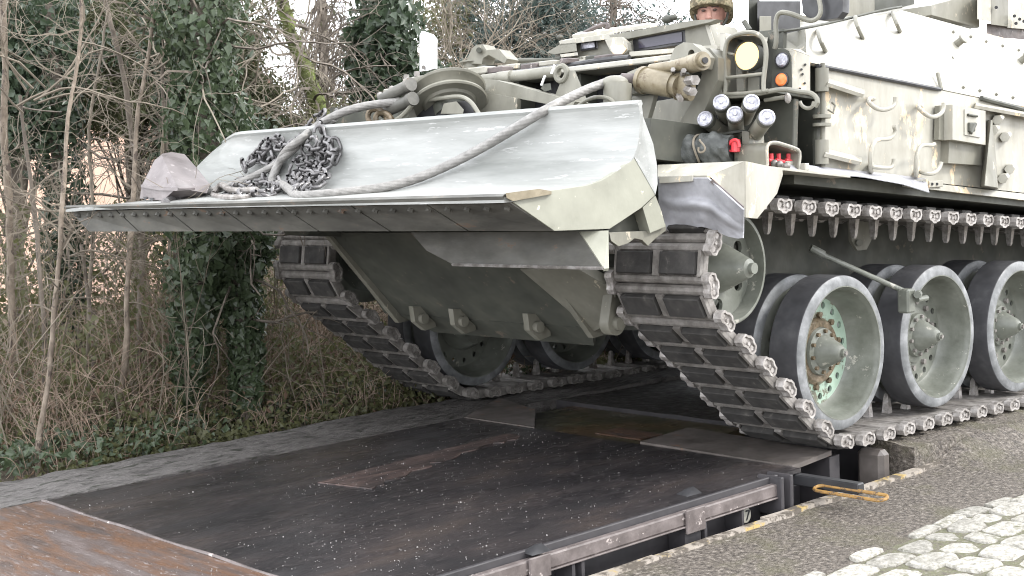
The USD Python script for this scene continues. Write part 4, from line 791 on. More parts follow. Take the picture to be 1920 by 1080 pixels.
obj('clamp_pin', cyl(X(898, 94, -0.34), X(898, 94, -0.18), 0.018, 12), OLIVE_SHADE, veh)
obj('clamp_base', [cyl(X(886, 128, -0.25), X(886, 117, -0.25), 0.06, 18), cyl(X(886, 119, -0.25), X(886, 116.5, -0.25), 0.085, 18)], OLIVE, veh)
for a, b in ((905, 960), (960, 1010)):
    obj('grille_rail', cyl(X(a, 114, -0.1), X(b + 40, 113, 0.2), 0.016, 8), OLIVE_SHADE, veh)
# driver's cab front: hood, vision block, side block
zc_ = hat(1345, 45, 'x', -0.35)[2]
obj('cab_vision_block', plate(pp_([(1186, 66), (1284, 52), (1286, 82), (1188, 97)], -0.42), 0.08), BLACK, veh, smooth=False)
obj('cab_vision_glass', plate(pp_([(1196, 72), (1278, 60), (1279, 78), (1198, 91)], -0.425), 0.01), GLASSD, veh, smooth=False)
obj('cab_side_block', plate(pp_([(1283, 50), (1326, 41), (1340, 84), (1287, 97)], -0.42), 0.25), OLIVE, veh, smooth=False)
obj('cab_side_block', plate([X(1327, 40, -0.421), X(1350, 41, -0.2), X(1356, 84, -0.2), X(1341, 85, -0.421)], 0.02), OLIVE_LIT, veh, smooth=False)
obj('cab_hood', plate(pp_([(1142, 66), (1300, 38), (1345, 36), (1330, 42), (1284, 52), (1150, 78)], -0.46), 0.06), OLIVE, veh, smooth=False)
obj('cab_sill', plate(pp_([(1180, 97), (1345, 84), (1345, 92), (1180, 106)], -0.5), 0.2), OLIVE_LIT, veh, smooth=False)
obj('cab_roof_slab', hull(pp_([(1072, 66), (1230, 44), (1232, 50), (1075, 74)], -0.36) + pp_([(1085, 60), (1236, 40)], 0.2)), OLIVE_LIT, veh, smooth=False)
obj('cab_roof_slab', hull(pp_([(1048, 77), (1150, 62), (1152, 72), (1050, 85)], -0.42) + pp_([(1060, 74), (1160, 58)], 0.1)), OLIVE_LIT, veh, smooth=False)
obj('cab_wedge', hull(pp_([(1024, 99), (1052, 82), (1080, 80), (1082, 96), (1040, 102)], -0.42) + pp_([(1050, 84), (1080, 80)], -0.3)), OLIVE, veh, smooth=False)
obj('cab_front_plate', plate(pp_([(1040, 100), (1060, 84), (1185, 68), (1188, 104), (1100, 114), (1042, 118)], -0.36), 0.3), OLIVE, veh, smooth=False)
obj('cab_step', [hull(pp_([(1050, 102), (1083, 98), (1084, 104), (1052, 108)], -0.5) + pp_([(1050, 102), (1083, 98)], -0.38))], OLIVE_LIT, veh, smooth=False)
obj('cab_step', [hull(pp_([(1085, 112), (1125, 104), (1138, 108), (1090, 118)], -0.5) + pp_([(1085, 112), (1125, 104)], -0.38))], OLIVE_LIT, veh, smooth=False)
fr = np.array(pp_([(1088, 80), (1116, 77), (1117, 90), (1090, 94), (1088, 80)], -0.38))
obj('square_port', plate(fr[:4], 0.02), LENS, veh, smooth=False); obj('port_frame', tube(fr, 0.007, 6), BLACK, veh)
obj('front_mirror', plate(pp_([(1134, 75), (1146, 70), (1165, 69), (1176, 80), (1178, 94), (1170, 102), (1155, 107), (1144, 95)], -0.5), 0.03), OLIVE_LIT, veh, smooth=False)
obj('mirror_face', plate(pp_([(1144, 87), (1150, 82), (1158, 85), (1168, 84), (1174, 92), (1168, 100), (1156, 105), (1147, 96)], -0.51), 0.008), mat('warm_mirror', [(0.3, (0.6, 0.45, 0.3)), (0.7, (0.75, 0.6, 0.42))], scale=6, rough=(0.2, 0.4)), veh, smooth=False)
for q in ((1252, 36, 0.03), (1262, 33, 0.022), (1225, 42, 0.012), (1050, 70, .02)):
    obj('roof_knob', hull(trimesh.creation.icosphere(1, q[2]).vertices * [1, 1.3, 0.8] + X(q[0], q[1], -0.2)), OLIVE_SHADE, veh)
obj('red_strap', tube(spline(pp_([(1095, 62), (1115, 52), (1140, 50), (1138, 56)], -0.1), 14), 0.014, 6), RAIL, veh)
# winch pulley and shackles at the far end of the blade
pc = X(842, 186, -1.2); ax = norm(np.array([0, 0, 0.86]) + 0.5 * norm(FW * [1, 1, 0]) - 0.1 * RT)
u1, u2, _ = basis(ax)
def lz(profile, n=56):
    m = lathe([(r, h) for r, h in profile], n, True); v = m.vertices
    return tm(pc + v[:, :1] * u1 + v[:, 2:] * u2 + v[:, 1:2] * ax, m.faces)
pl_ = xf('winch_pulley', veh)
obj('sheave', lz([(0.03, -0.045), (0.14, -0.045), (0.15, -0.03), (0.205, -0.035), (0.212, -0.025), (0.205, -0.012), (0.165, 0.0), (0.16, 0.02), (0.18, 0.04), (0.205, 0.048), (0.212, 0.06), (0.2, 0.07), (0.03, 0.07)]), OLIVE, pl_, smooth=35)
obj('sheave_hub', lz([(0.0, -0.11), (0.09, -0.11), (0.1, -0.05), (0.0, -0.05)]), OLIVE_SHADE, pl_)
obj('bracket_bar', tube(spline(pp_([(772, 196), (805, 188), (845, 182), (872, 184), (885, 194), (897, 212), (903, 220)], -1.33), 30), 0.012, 8), OLIVE, pl_)
obj('bracket_plate', hull(pp_([(775, 200), (880, 188), (895, 225), (780, 235)], -1.3) + pp_([(780, 200), (880, 190), (895, 225), (780, 235)], -1.15)), BLACK, pl_, smooth=False)
obj('bracket_block', hull(pp_([(832, 194), (856, 190), (870, 206), (868, 214), (826, 214)], -1.34) + pp_([(832, 194), (856, 190)], -1.3)), OLIVE, pl_, smooth=False)
obj('bracket_foot', hull(pp_([(762, 205), (776, 202), (782, 222), (768, 226)], -1.36) + pp_([(762, 205), (776, 202), (782, 222), (768, 226)], -1.3)), OLIVE, pl_, smooth=False)
obj('top_strap', hull(pp_([(755, 150), (800, 140), (842, 138), (842, 142), (760, 155)], -1.2) + pp_([(757, 147), (842, 136)], -1.1)), OLIVE, pl_, smooth=False)
for q in ((762, 144), (782, 138), (846, 136)): obj('strap_bolt', cyl(X(q[0], q[1] + 5, -1.15), X(q[0], q[1] - 4, -1.15), 0.016, 6), STEEL, pl_, smooth=False)
for a, b in (((716, 186), (766, 160)), ((718, 212), (770, 187))):
    s_ = obj('shackle_bar', [tube([X(*a, -1.45), X((a[0] + b[0]) / 2, (a[1] + b[1]) / 2, -1.45), X(*b, -1.45)], [0.03, 0.034, 0.032], 14)], BLADE_UNDER, pl_)
    obj('shackle_end', cyl(X(b[0] - 2, b[1] + 1, -1.455), X(b[0] + 5, b[1] - 2.5, -1.46), 0.038, 14), BLADE_UNDER, s_)
for q, r in (((708, 222), 0.058), ((720, 226), 0.05)):
    c = X(*q, -1.5); obj('small_roller', tube(np.array([c + r * (norm(HYv * 0.7 - HX * 0.3) * math.cos(a) + norm(HZ + 0.5 * HYv) * math.sin(a)) for a in np.linspace(0, 2 * np.pi, 28)]), 0.016, 8), RUSTGOLD, pl_)
obj('roller_arm', tube(spline(pp_([(715, 228), (740, 226), (762, 210), (772, 197)], -1.46), 16), 0.014, 8), OLIVE, pl_)
for q in ((735, 168), (713, 180)): obj('shackle_nut', hull(trimesh.creation.icosphere(1, 0.022).vertices + X(q[0], q[1], -1.4)), STEEL, pl_)
mk = pp_([(787, 134), (787, 66), (791, 58), (808, 64), (815, 72), (815, 128), (803, 132)], -0.9)
obj('marker_plate', plate(mk, 0.02), WHITEP, veh, smooth=False)
obj('marker_rivet', cyl(X(794, 126, -0.905), X(794, 126, -0.92), 0.012, 10), STEEL, veh)

# --- headlamp with guard, signal box, smoke dischargers
hb = xf('headlamp', veh)
obj('lamp_backing', plate(pp_([(1350, 62), (1352, 182), (1360, 182), (1360, 62)], -0.62), 0.1), OLIVE_LIT, hb, smooth=False)
lc = X(1402, 105, -0.72); la = norm(hw(np.array([-1.0, -0.12, 0.0]))); lu, lv, _ = basis(la)
def lax(profile, c, a_, n=32):
    u_, v_, _ = basis(a_); m = lathe(profile, n); v = m.vertices; return tm(c + v[:, :1] * u_ + v[:, 2:] * v_ + v[:, 1:2] * a_, m.faces)
obj('lens', lax([(0.069, 0.0), (0.06, 0.012), (0.035, 0.02), (0.0, 0.023)], lc, la), LAMP, hb, label='lit amber-white lens')
obj('housing', lax([(0.0, -0.12), (0.04, -0.115), (0.068, -0.05), (0.073, 0.0), (0.074, 0.012), (0.068, 0.012), (0.068, -0.002), (0.0, -0.002)], lc, la), OLIVE_SHADE, hb)
obj('lamp_stalk', [cbox(X(1392, 165, -0.64) - 0.02, X(1392, 128, -0.64) + 0.02, 0.005), hull(pp_([(1402, 145), (1424, 145), (1424, 172), (1402, 172)], -0.64) + pp_([(1402, 145), (1424, 145), (1424, 172), (1402, 172)], -0.58))], OLIVE, hb)
obj('guard_hood', plate([X(1360, 78, -0.78), X(1375, 66, -0.78), X(1425, 64, -0.78), X(1437, 84, -0.6), X(1440, 70, -0.5), X(1362, 66, -0.5)], 0.006), OLIVE_LIT, hb, smooth=False)
obj('guard_bar', tube(spline(pp_([(1359, 178), (1359, 130), (1360, 92), (1366, 74), (1382, 65), (1415, 62), (1430, 72), (1436, 92), (1434, 130), (1432, 172)], -0.8), 50), 0.0115, 8), OLIVE, hb)
obj('guard_bar', tube(pp_([(1360, 146), (1400, 142), (1434, 138)], -0.8), 0.009, 8), OLIVE, hb)
obj('guard_bar', tube(pp_([(1362, 100), (1376, 102)], -0.78), 0.007, 8), OLIVE, hb)
obj('guard_foot', [tube(pp_([(1354, 177), (1400, 175), (1440, 170)], -0.8), 0.01, 8), cbox(X(1352, 172, -0.79) - 0.015, X(1352, 172, -0.79) + 0.015, 0.004)], OLIVE, hb)
obj('lamp_panel', H(bx((-0.5, 0.1, 1.66), (-0.47, 0.46, 2.02))), OLIVE_SHADE, hb, smooth=False)
sb = xf('signal_box', veh)
sx_ = -0.62
ar = [(1447, 167), (1447, 108), (1451, 98), (1459, 91), (1469, 90), (1478, 95), (1484, 106), (1485, 166)]
obj('box_body', plate(pp_(ar, sx_), 0.14), OLIVE_SHADE, sb, smooth=False)
obj('box_side', plate([X(1485.5, 93, sx_ + .0), at(1519, 106, 'y', -0.06, True), at(1519, 173, 'y', -0.06, True), X(1486, 166, sx_)], 0.02), OLIVE_LIT, sb, smooth=False)
obj('box_top', plate([X(1459, 90, sx_), X(1486, 92, sx_), at(1520, 105, 'y', -0.06, True), X(1500, 92, -0.47)], 0.01), OLIVE_LIT, sb, smooth=False)
for q, r, mt_, nm in (((1468, 113), 0.033, LENS, 'white_lens'), ((1467, 150), 0.032, AMBER, 'orange_lens')):
    obj(nm, lax([(r, -0.01), (r, 0.012), (r * 0.8, 0.022), (0, 0.026)], X(*q, sx_), la, 20), mt_, sb)
    obj('lens_ring', lax([(r + 0.006, -0.005), (r + 0.006, 0.012), (r, 0.014), (r, 0.0)], X(*q, sx_), la, 20), BLACK, sb)
for q in ((1503, 130), (1510, 121), (1509, 156), (1500, 166), (1505, 139)): obj('box_screw', cyl(at(q[0], q[1], 'y', -0.03, True), at(q[0], q[1], 'y', -0.066, True), 0.006, 6), BLACK, sb, smooth=False)
obj('lamp_shelf', H(bx((-0.78, -0.03, hat(1440, 172, 'x', -0.7)[2] - 0.012), (-0.4, 0.42, hat(1440, 172, 'x', -0.7)[2]))), OLIVE_SHADE, veh, smooth=False)
obj('shelf_bar', tube(spline(pp_([(1316, 182), (1360, 181), (1430, 174), (1478, 168), (1500, 172), (1526, 178), (1532, 186), (1528, 200)], -0.79), 40), 0.012, 8), OLIVE, veh)
obj('shelf_bar', tube([X(1434, 188, -0.74), X(1480, 181, -0.74)], 0.01, 8), OLIVE, veh)
obj('shackle', tube(spline([X(1500, 190, -0.72), X(1506, 200, -0.72), X(1520, 202, -0.72), X(1526, 190, -0.72)], 14), 0.009, 8), OLIVE, veh)
obj('shelf_clip', hull(trimesh.creation.icosphere(1, 0.022).vertices * [1, 0.6, 1.2] + X(1477, 184, -0.76)), STEEL, veh)
for f_, b_ in (((1322, 223), (1358, 252)), ((1352, 192), (1362, 225)), ((1378, 214), (1381, 246)), ((1409, 192), (1396, 222)), ((1438, 220), (1408, 262))):
    a, b = X(*f_, -0.93), X(*b_, -0.72); d = norm(a - b)
    s_ = xf('smoke_discharger', veh)
    obj('tube', cyl(b, a, 0.038, 22), OLIVE, s_); obj('collar', cyl(a - d * 0.035, a - d * 0.006, 0.042, 22), OLIVE_SHADE, s_)
    obj('cap', lax([(0.039, -0.004), (0.038, 0.008), (0.03, 0.012), (0.026, 0.006), (0.012, 0.006), (0.008, 0.013), (0, 0.013)], a, d, 22), LENS, s_)
obj('discharger_plate', H(cbox((-0.56, -0.02, 1.38), (-0.52, 0.45, 1.66), 0.005)), OLIVE_SHADE, veh)
obj('fender_post', plate(pp_([(1391, 245), (1404, 247), (1405, 298), (1392, 302)], -0.85), 0.12), OLIVE, veh, smooth=False)
obj('fender_post', plate(pp_([(1345, 250), (1391, 243), (1404, 246), (1360, 252)], -0.84), 0.02), OLIVE_SHADE, veh, smooth=False)
obj('pull_handle', [cyl(X(1379, 262, -0.9), X(1379, 285, -0.9), 0.022, 10), tube(spline(pp_([(1368, 285), (1366, 272), (1378, 262), (1386, 276)], -0.92), 14), 0.008, 6)], RED, veh, label='red pull handle')
fb = xf('fender_box', veh)
yb = -0.1
arch = [(1438, 312), (1438, 280), (1440, 271), (1447, 267), (1470, 271), (1493, 279), (1499, 284), (1500, 294), (1500, 322)]
ap = spline([Y_ for Y_ in (at(q[0], q[1], 'y', yb, True) for q in arch)], 26)
dep = np.array([0, 0.19, 0])
obj('box_wall', shell(np.stack([ap, ap + dep * 0.5, ap + dep], 1), 0.012), OLIVE, fb, smooth=40)
obj('box_rim', tube(ap, 0.008, 6), OLIVE_LIT, fb)
obj('box_back', plate(list(ap[::5] + dep * 0.9) + [ap[-1] + dep * 0.9], 0.012, (0, 1, 0)), OLIVE_SHADE, fb, smooth=False)
for q in (1446, 1460, 1478): obj('red_handle', [cyl(at(q, 310, 'y', yb + .05, True), at(q, 288, 'y', yb + .05, True), 0.011, 8), cyl(at(q - 5, 300, 'y', yb + .04, True), at(q + 10, 303, 'y', yb + .04, True), 0.008, 8)], RED, fb, label='red handle inside the open box')
obj('box_foot', [cbox(X(1472, 312, -0.66) - 0.025, X(1472, 312, -0.64) + 0.025, 0.005), cbox(X(1508, 313, -0.6) - 0.018, X(1508, 313, -0.6) + 0.018, 0.004)], OLIVE_LIT, fb)
for q in ((1411, 298), (1416, 296), (1452, 306), (1462, 308), (1475, 311)): obj('fender_bolt', hull(trimesh.creation.icosphere(1, 0.018).vertices + X(q[0], q[1], -0.8)), STEEL, veh)
# --- side mirror, roof machinery
mr = xf('side_mirror', veh)
mb = [X(q[0], q[1], -0.55) for q in ((1508, -30), (1575, -30), (1581, -20), (1580, 22), (1570, 34), (1545, 38), (1515, 34), (1505, 24), (1502, -20))]
obj('mirror_shell', hull(mb + [p + HX * 0.05 for p in mb] + [p * 0.8 + 0.2 * np.mean(mb, 0) + HX * 0.09 for p in mb]), BLACK, mr)
obj('mirror_arm', tube(spline([X(1452, 92, -0.62), X(1455, 60, -0.62), X(1455, 40, -0.62), X(1460, 26, -0.62), X(1475, 24, -0.62), X(1500, 32, -0.6), X(1525, 38, -0.58), X(1536, 30, -0.58), X(1537, 5, -0.58), X(1536, -30, -0.58)], 60), 0.012, 8), OLIVE, mr)
ym = 0.75
def Y(px, py, y): return at(px, py, 'y', y, True)
for i, (a, b, mt_, dy) in enumerate((((1424, 30), (1446, 58), OLIVE, .1), ((1420, 2), (1500, 26), BLACK, .2), ((1404, -20), (1424, 20), OLIVE_SHADE, .2), ((1447, 30), (1500, 56), OLIVE_LIT, .15), ((1560, -10), (1640, 14), OLIVE, .2), ((1640, -20), (1715, 8), OLIVE_SHADE, .2), ((1500, 30), (1600, 42), OLIVE_LIT, .25))):
    y_ = 0.5 + 0.1 * i; b = (b[0], b[1] + (60 if i in (1, 2, 4, 5, 6) else 0))
    obj('roof_machinery', hull([Y(a[0], a[1], y_), Y(b[0], a[1], y_), Y(b[0], b[1], y_), Y(a[0], b[1], y_), Y(a[0] + 4, a[1] + 3, y_ + dy), Y(b[0], a[1], y_ + dy), Y(b[0], b[1], y_ + dy), Y(a[0], b[1], y_ + dy)]), mt_, veh, smooth=False)
obj('roof_lever', cyl(X(1395, 40, -0.4), X(1406, 57, -0.4), 0.014, 8), OLIVE_SHADE, veh)
cbx = [Y(q[0], q[1], 0.45) for q in ((1746, 10), (1838, -14), (1836, 52), (1746, 28))]
obj('crew_box', hull(cbx + [p + [0.05, 0.4, 0] for p in cbx]), OLIVE, veh, smooth=False)
for i, (a, b) in enumerate((((1832, -10), (1858, 40)), ((1858, -10), (1890, 50)), ((1888, 2), (1935, 56)), ((1850, 44), (1925, 74)))):
    y_ = 0.36 + 0.02 * i
    obj('weapon_mount', hull([Y(a[0], a[1], y_), Y(b[0], a[1] + 6, y_), Y(b[0], b[1], y_), Y(a[0], b[1] - 4, y_), Y(a[0] + 4, a[1], y_ + .12), Y(b[0], a[1] + 6, y_ + .12), Y(b[0], b[1], y_ + .12)]), [OLIVE_LIT, OLIVE, OLIVE_LIT, RAIL][i], veh, smooth=False)
for q in ((1902, 30), (1912, 36), (1905, 44), (1920, 40), (1868, 14)): obj('mount_bolt', cyl(Y(q[0], q[1], 0.36), Y(q[0], q[1], 0.33), 0.011, 8), BLACK, veh, smooth=False)

# ------------------------------------------------------------------ things lying on the vehicle
pa, pb = X(1252, 284, -0.98), X(1374, 277, -0.88)
n_, k_ = 60, 40
tv = np.zeros((n_, k_, 3)); u1, u2, ud = basis(pb - pa)
for i, s in enumerate(np.linspace(0, 1, n_)):
    for j, a in enumerate(np.linspace(0, 2 * np.pi, k_)):
        r = 0.078 * (1 - 0.35 * abs(s - 0.5) ** 3 * 4 + 0.3 * (meshkit.noise(np.array([s * 11, math.cos(a) * 2.2 + s * 3, math.sin(a) * 2.2])) - 0.5) - 0.16 * math.exp(-((s - 0.5) / 0.05) ** 2))
        tv[i, j] = pa + (pb - pa) * s + r * (u1 * math.cos(a) + u2 * math.sin(a))
ta = xf('tarpaulin_roll', label='dark rolled tarpaulin tied with cord on the fender below the smoke dischargers', category='tarpaulin')
obj('roll', cat(grid(tv), hull(tv[0]), hull(tv[-1])), TARP, ta, smooth=60)
obj('tie_cord', tube(spline([pa + (pb - pa) * 0.5 + 0.071 * (u1 * math.cos(a) + u2 * math.sin(a)) + ud * 0.01 * math.sin(2 * a) for a in np.linspace(0, 2 * np.pi, 12)], 40), 0.006, 6), PALETWIG, ta)
obj('loop', tube(spline([X(1312, 262, -1.04), X(1318, 270, -1.05), X(1322, 280, -1.05), X(1314, 286, -1.05), X(1310, 276, -1.05)], 16), 0.005, 6), PALETWIG, ta)

def rope_mesh(pts, r, n=28, twist=110.0):
    p = np.asarray(pts); L = np.r_[0, np.cumsum(np.linalg.norm(np.diff(p, axis=0), axis=1))]
    m = tube(p, r, n, True); v = m.vertices
    for i in range(len(p)):
        a = np.arange(n) * 2 * np.pi / n
        k = 1 + 0.035 * np.cos(8 * (a - L[i] * twist / 8))
        v[i * n:(i + 1) * n] = p[i] + (v[i * n:(i + 1) * n] - p[i]) * k[:, None]
    return tm(v, m.faces)
def onb(px, py, off=0.03, fallback=-1.7):
    h = on_blade(px, py, off); return h if h is not None else X(px, py, fallback)
rp = [X(1192, 150, -1.04), X(1165, 149, -1.1), X(1130, 157, -1.2), X(1075, 180, -1.45), X(1010, 214, -1.74), onb(940, 256, .06), onb(860, 300, .05), onb(765, 340, .035), onb(680, 357, .03), onb(600, 365, .03), onb(548, 361, .03), onb(520, 345, .035), onb(514, 325, .04), onb(528, 296, .06), onb(560, 264, .09), X(590, 240, -1.78), X(630, 216, -1.72), X(675, 201, -1.62), X(720, 194, -1.5), X(752, 190, -1.45)]
tr_ = xf('tow_rope', label='thick pale wire tow rope looping across the dozer blade', category='rope')
obj('strand', rope_mesh(spline(rp, 700), 0.0225), ROPE, tr_, smooth=True)
obj('ferrule', cyl(X(1165, 149, -1.1), X(1196, 150, -1.03), 0.031, 16), RAIL, tr_)
rp2 = [X(628, 222, -1.72), X(600, 243, -1.76), onb(560, 272, .06), onb(510, 312, .05), onb(470, 333, .045), onb(425, 350, .04), onb(385, 360, .035)]
t2_ = xf('rope_end', label='short pale rope end and steel fork lying left of the looped tow rope', category='rope')
obj('strand', rope_mesh(spline(rp2, 260), 0.02), ROPE, t2_, smooth=True)
obj('fork', [tube(spline([onb(385, 360, .03), onb(350, 368, .03), onb(312, 379, .02)], 14), 0.02, 10)], CHAIN, t2_)
obj('fork', [tube(spline([onb(390, 352, .05), onb(365, 356, .04), onb(338, 352, .03)], 14), 0.02, 10)], CHAIN, t2_)
obj('fork_block', hull(np.array([onb(366, 362, .03) + d for d in np.random.default_rng(4).uniform(-0.045, 0.045, (14, 3))])), CHAIN, t2_)
big = [onb(402, 362, .02), onb(420, 370, .02), onb(450, 371, .02), onb(478, 364, .02), onb(480, 356, .04), onb(455, 357, .05), onb(430, 355, .06), onb(408, 353, .05), onb(402, 362, .02)]
obj('big_ring', tube(spline(big, 40), 0.017, 10), STEEL, t2_)

# chain heap
def linkmesh(L=0.088, Wd=0.054, r=0.0095):
    a = np.linspace(0, 2 * np.pi, 17); ln = []
    for t in a:
        c, s = math.cos(t), math.sin(t); ln.append([c * Wd / 2 + 0, s * Wd / 2 + (L / 2 - Wd / 2) * np.sign(s), 0])
    return np.array(ln), r
LK, LR = linkmesh()
chn = xf('chain', label='heap of dark steel chain links lying on the dozer blade inside the rope loop', category='chain')
rg = np.random.default_rng(5)
def chain(px_pts, off, step=0.066):
    base = [onb(q[0], q[1], off + (q[2] if len(q) > 2 else 0)) for q in px_pts]
    d = spline(base, 300); s = np.r_[0, np.cumsum(np.linalg.norm(np.diff(d, axis=0), axis=1))]
    N = int(s[-1] / step)
    for k in range(N):
        f = (k + 0.5) * step; c = np.array([np.interp(f, s, d[:, i]) for i in range(3)]); c2 = np.array([np.interp(f + 0.01, s, d[:, i]) for i in range(3)])
        t = norm(c2 - c); side = norm(np.cross(t, norm([-0.6, 0, 0.8]))); nn_ = np.cross(side, t)
        ang = (k % 2) * math.pi / 2 + 0.5 + rg.normal(0, 0.22)
        w = side * math.cos(ang) + nn_ * math.sin(ang)
        P3 = c + LK[:, :1] * w + LK[:, 1:2] * t + rg.normal(0, 0.004, 3)
        obj('chain_link', tube(P3, LR, 7, cap=False), CHAIN, chn, smooth=True)
chain([(630, 212), (618, 232), (600, 246), (606, 262), (624, 268), (627, 284), (608, 296), (590, 290), (580, 306), (602, 316), (590, 330), (566, 318), (556, 334), (582, 344), (566, 354), (545, 346), (535, 352)], 0.03)
chain([(592, 262), (576, 282), (596, 278), (628, 300), (612, 312), (572, 300), (560, 300), (548, 320), (556, 348), (576, 330), (604, 326), (596, 344), (552, 358)], 0.055)
chain([(606, 214), (590, 228), (548, 272), (522, 272), (502, 276), (486, 290), (470, 296), (460, 310), (474, 306), (492, 282), (510, 292), (508, 318), (520, 302), (534, 282), (520, 262), (496, 272)], 0.045)
chain([(500, 268), (488, 284), (492, 300), (506, 312), (500, 330), (486, 342), (468, 348), (450, 340), (436, 350), (460, 360), (484, 352), (508, 344), (516, 356), (500, 364), (470, 366)], 0.03)
# spade-shaped ground anchor
an_ = xf('anchor_block', label='rusty purple-grey wedge block with small teeth at the far end of the blade', category='block')
xq = -2.42
fa = [X(266, 347, xq), X(262, 372, xq), X(305, 376, xq), X(332, 352, xq), X(303, 291, xq + .1), X(290, 300, xq + .08)]
bk_ = [X(305, 288, xq + .2), X(322, 285, xq + .26), X(346, 289, xq + .3), X(372, 318, xq + .3), X(394, 346, xq + .25), X(388, 362, xq + .2), X(340, 356, xq + .05)]
obj('body', hull(fa + bk_), PURPLE, an_, smooth=False)
obj('lip', plate([X(264, 346, xq - .01), X(300, 352, xq - .01), X(334, 353, xq - .01), X(360, 352, xq + .06), X(360, 356, xq + .06), X(332, 358, xq - .01), X(298, 357, xq - .01), X(264, 351, xq - .01)], 0.02), PURPLE, an_, smooth=False)
for q in ((272, 374), (284, 376)): obj('tooth', hull(pp_([(q[0] - 4, q[1] - 5), (q[0] + 4, q[1] - 5), (q[0] + 1, q[1] + 4)], xq - .005) + pp_([(q[0], q[1] - 4)], xq + .03)), BLACK, an_, smooth=False)

# ------------------------------------------------------------------ soldier looking out of the hatch
import manifold3d as mf
hcx = at(1334, 26, 'x', 0.25)
def msph(c, r, s=(1, 1, 1)): return mf.Manifold.sphere(1.0, 24).scale([r * s[0], r * s[1], r * s[2]]).translate(list(map(float, c)))
def chainhull(js):
    out = None
    for (a, ra), (b, rb) in zip(js[:-1], js[1:]):
        h = mf.Manifold.batch_hull([msph(a, ra), msph(b, rb)]); out = h if out is None else out + h
    return out
c = hcx; fwd = norm([-0.8, -0.45, 0.0]); rgt = np.array([fwd[1], -fwd[0], 0]); upz = np.array([0, 0, 1.0])
body = mf.Manifold.batch_hull([msph(c + upz * 0.0, 0.078), msph(c + upz * 0.05, 0.085), msph(c + fwd * 0.03 + upz * -0.075, 0.05), msph(c - fwd * 0.03 + upz * 0.03, 0.09)])
body += mf.Manifold.batch_hull([msph(c + fwd * 0.095 - upz * 0.03, 0.016), msph(c + fwd * 0.075 + upz * 0.015, 0.012)])          # nose
body += chainhull([(c - upz * 0.05, 0.058), (c - upz * 0.17 - fwd * 0.01, 0.062)])
for s in (-1, 1): body += msph(c + rgt * s * 0.084 + upz * -0.005 - fwd * 0.01, 0.022, (0.8, 0.8, 1.5))
def tman(m, e=0.02):
    mm = m.refine_to_length(e).to_mesh(); t = trimesh.Trimesh(mm.vert_properties[:, :3], mm.tri_verts); trimesh.smoothing.filter_taubin(t, iterations=6); return t
sol = xf('person', label='soldier in camouflage helmet looking out over the cab front', category='person')
torso = mf.Manifold.batch_hull([msph(c - upz * 0.27 + rgt * s * 0.17, 0.075) for s in (-1, 1)] + [msph(c - upz * 0.2, 0.085)]) + mf.Manifold.batch_hull([msph(c - upz * 0.27 + rgt * s * 0.14, 0.09) for s in (-1, 1)] + [msph(c - upz * 0.62 + rgt * s * 0.11, 0.11) for s in (-1, 1)])
for s in (-1, 1): torso += chainhull([(c - upz * 0.27 + rgt * s * 0.19, 0.065), (c - upz * 0.55 + rgt * s * 0.26 + fwd * 0.03, 0.05), (c - upz * 0.6 + rgt * s * 0.2 + fwd * 0.25, 0.04)])
obj('head', tman(body, 0.012), SKIN, sol, smooth=True)
obj('jacket', tman(torso, 0.03), CLOTH, sol, smooth=True)
obj('collar', tube(spline([c - upz * 0.16 + 0.078 * (fwd * math.cos(a) + rgt * math.sin(a)) for a in np.linspace(0, 2 * np.pi, 12)], 30), 0.028, 8), CLOTH, sol)
hm = trimesh.creation.icosphere(5, 1.0); v = hm.vertices.copy()
low = np.where(v @ upz < 0.1)[0]
k = v.copy(); k[:, 2] = np.maximum(k[:, 2], -0.28 - 0.0 * k[:, 0])
wv = c + upz * 0.052 + (k @ np.stack([fwd, rgt, upz])) * 1.0
sc_ = np.stack([k[:, 0] * 0.135, k[:, 1] * 0.122, k[:, 2] * 0.118], 1)
front = np.clip(k[:, 0], 0, 1)
sc_[:, 2] += np.where(k[:, 2] < 0, 0.03 * front - 0.07 * np.clip(-k[:, 0] + 0.25, 0, 1), 0)
flare = 1 + 0.05 * np.clip(-k[:, 2] / 0.28, 0, 1)
sc_[:, :2] *= flare[:, None]
sc_ *= (1 + 0.03 * (meshkit.noise(k * 4) - 0.5))[:, None]
obj('helmet', tm(c + upz * 0.048 + sc_ @ np.stack([fwd, rgt, upz]), hm.faces), CLOTH, sol, smooth=60)
for s in (-1, 1):
    obj('eye', msph_mesh if False else tm(trimesh.creation.icosphere(2, 0.012).vertices * [1, 1, 0.6] + c + fwd * 0.083 + rgt * s * 0.032 + upz * 0.012, trimesh.creation.icosphere(2, 0.012).faces), DARKSKIN, sol)
    obj('eyebrow', tube(spline([c + fwd * 0.082 + rgt * s * a + upz * (0.032 - abs(a - 0.033) * 0.2) for a in (0.014, 0.033, 0.055)], 8), 0.0038, 6), DARKSKIN, sol)
obj('mouth', tube(spline([c + fwd * 0.083 + rgt * a - upz * (0.068 + abs(a) * 0.1) for a in (-0.024, 0, 0.024)], 8), 0.005, 6), DARKSKIN, sol)
obj('chin_strap', tube(spline([c + rgt * 0.088 + upz * 0.02, c + rgt * 0.07 + fwd * 0.03 - upz * 0.07, c + fwd * 0.06 - upz * 0.118, c - rgt * 0.07 + fwd * 0.03 - upz * 0.07, c - rgt * 0.088 + upz * 0.02], 24), 0.008, 6), OLIVE_SHADE, sol)

